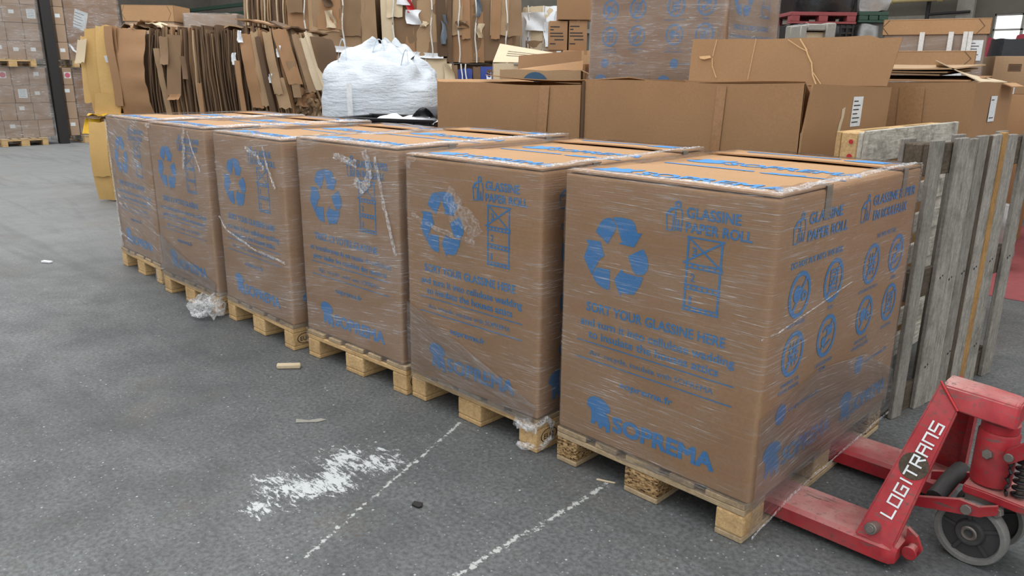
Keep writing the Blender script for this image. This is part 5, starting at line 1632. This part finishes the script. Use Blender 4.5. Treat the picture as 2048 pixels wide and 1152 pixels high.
# second column: narrow strip of small cartons beside taller wrapped cartons
for tier, z0 in ((0, 0), (1, 1.505)):
    tn = 'lower' if tier == 0 else 'upper'
    stack_pallet(-17.15, 3.50, z0, 'wooden pallet under the %s load right of the shade strip, far left' % tn)
    for row in range(4):
        root = thing('small_carton', (-16.95, 3.00, z0 + .146 + row * .338), 'narrow small carton in the %s row of the %s load right of the shade strip' % (WORD[row], tn), 'carton', 0, 'small cartons in the far left stacks')
        MB().box(-.2, .2, -.085, .085, 0, .334, .006, 1).build('body', 'kraft_s', root, 40)
        if row != 1:
            label_white(root, .17, .4, .334, 2 if row == 3 else 0, rl)
    bx = thing('tall_carton', (-17.05, 3.62, z0 + .146), ('tall brown carton low in the load right of the shade strip' if tier == 0 else 'big brown wrapped carton with a tilted white label, right of the shade strip'), 'carton')
    H_ = 1.34
    MB().box(-.35, .25, -.50, .52, 0, H_, .012, 2).build('body', 'kraft_b', bx, 40)
    if tier == 1:
        p = Print(lambda s, t: (.2515, s, t)); p.poly([(-.30, 1.0), (-.06, .92), (-.16, .56), (-.38, .64)]); lb = p.build('paper_label', bx, 'label')
        q = Print(lambda s, t: (.253, s, t))
        for k in range(6):
            q.line([(-.30 - .015 * k, .93 - .055 * k), (-.15 - .015 * k - .03 * (k % 2), .88 - .055 * k)], .012)
        q.build('label_text', lb, 'bluegrey')
        p = Print(lambda s, t: (.2515, s, t)); p.poly([(.12, .58), (.38, .54), (.38, .42), (.12, .44)]); p.build('paper_label', bx, 'label')
    else:
        p = Print(lambda s, t: (.2515, s, t)); p.line([(-.12, 0), (-.12, H_)], .01); p.line([(.12, 0), (.12, H_)], .01); p.build('panel_seam', bx, 'kraft_d')
    m = MB(); film_shell(m, .64, 1.06, H_, -.12, .014, .016, .2, 7.0 + tier, 24, True)
    for v in m.bm.verts:
        v.co += Vector((-.05, .01, 0))
    fsh = m.build('stretch_film', 'film3', bx, 60)
    if tier == 1:
        m = MB(); ribbon(m, [(.28, -.50, .30), (.30, -.36, .10), (.30, -.30, -.2), (.30, -.22, -.6), (.30, -.22, -.75)], .05, .03, 2.0, (1, 0, 0)); m.build('film_tail', 'white', fsh, 60)
# lidded and wrapped cartons rising behind the near heap
lidded('lidded tan carton rising behind the curved outer sheet bale', (-12.25, 3.15, 0), (.78, .6, 2.45), TH, .24, None)
tl_ = thing('tall_carton', (-11.60, 3.85, 0), 'film-wrapped pale carton rising behind the near heap, right of the lidded tan one', 'carton', TH)
MB().box(-.42, .42, -.3, .3, 0, 2.33, .012, 2).build('body', 'kraft_s', tl_, 40)
m = MB(); film_shell(m, .84, .6, 2.33, .1, .012, .014, .2, 5.0, 24, True); m.build('stretch_film', 'film3', tl_, 60)
m = MB(); m.box(-11.9, -11.75, 4.55, 4.70, 0, 4.5, .01, 1); struct(m.build('trim_6', 'dark'))

# ==================================================================== LITTER ON THE FLOOR
def scrap(name, label, cat, pts, z, mat, amp=.004):
    cx = sum(p[0] for p in pts) / len(pts); cy = sum(p[1] for p in pts) / len(pts)
    m = MB(); m.prism([(x - cx, y - cy, .001) for x, y in pts], (0, 0, z))
    bmesh.ops.bevel(m.bm, geom=m.bm.edges[:], offset=z * .2, segments=1, affect='EDGES')
    return tag(m.build(name, mat, None, 40, (cx, cy, 0)), label, cat)
scrap('wood_chip', 'pale chip on the floor left of the third pallet', 'debris', [(-2.45, -.30), (-2.37, -.21), (-2.34, -.23), (-2.42, -.32)], .022, 'kraft_w')
scrap('plastic_scrap', 'small grey torn plastic scrap on the floor above the white paint stain', 'debris', [(-1.80, -.57), (-1.74, -.50), (-1.73, -.46), (-1.76, -.47), (-1.78, -.52), (-1.83, -.55)], .003, 'grime')
scrap('wood_splinter', 'thin pale wood splinter on the floor by the nearest pallet', 'debris', [(-.585, -.018), (-.52, .01), (-.519, .016), (-.584, -.010)], .006, 'kraft_w')
scrap('rubber_bit', 'small black bit on the floor between the two chalky lines', 'debris', [(-.94, -.60), (-.91, -.585), (-.895, -.60), (-.90, -.615), (-.93, -.62)], .008, 'dark')
scrap('paper_bit', 'small white bit on the floor left of the farthest pallet', 'debris', [(-5.74, -.50), (-5.66, -.46), (-5.65, -.49), (-5.72, -.53)], .015, 'white')
scrap('film_bit', 'whitish flat film bit on the floor in front of the pallet truck fork', 'debris', [(.28, .04), (.40, .10), (.44, .09), (.36, .05), (.30, .02)], .003, 'white')
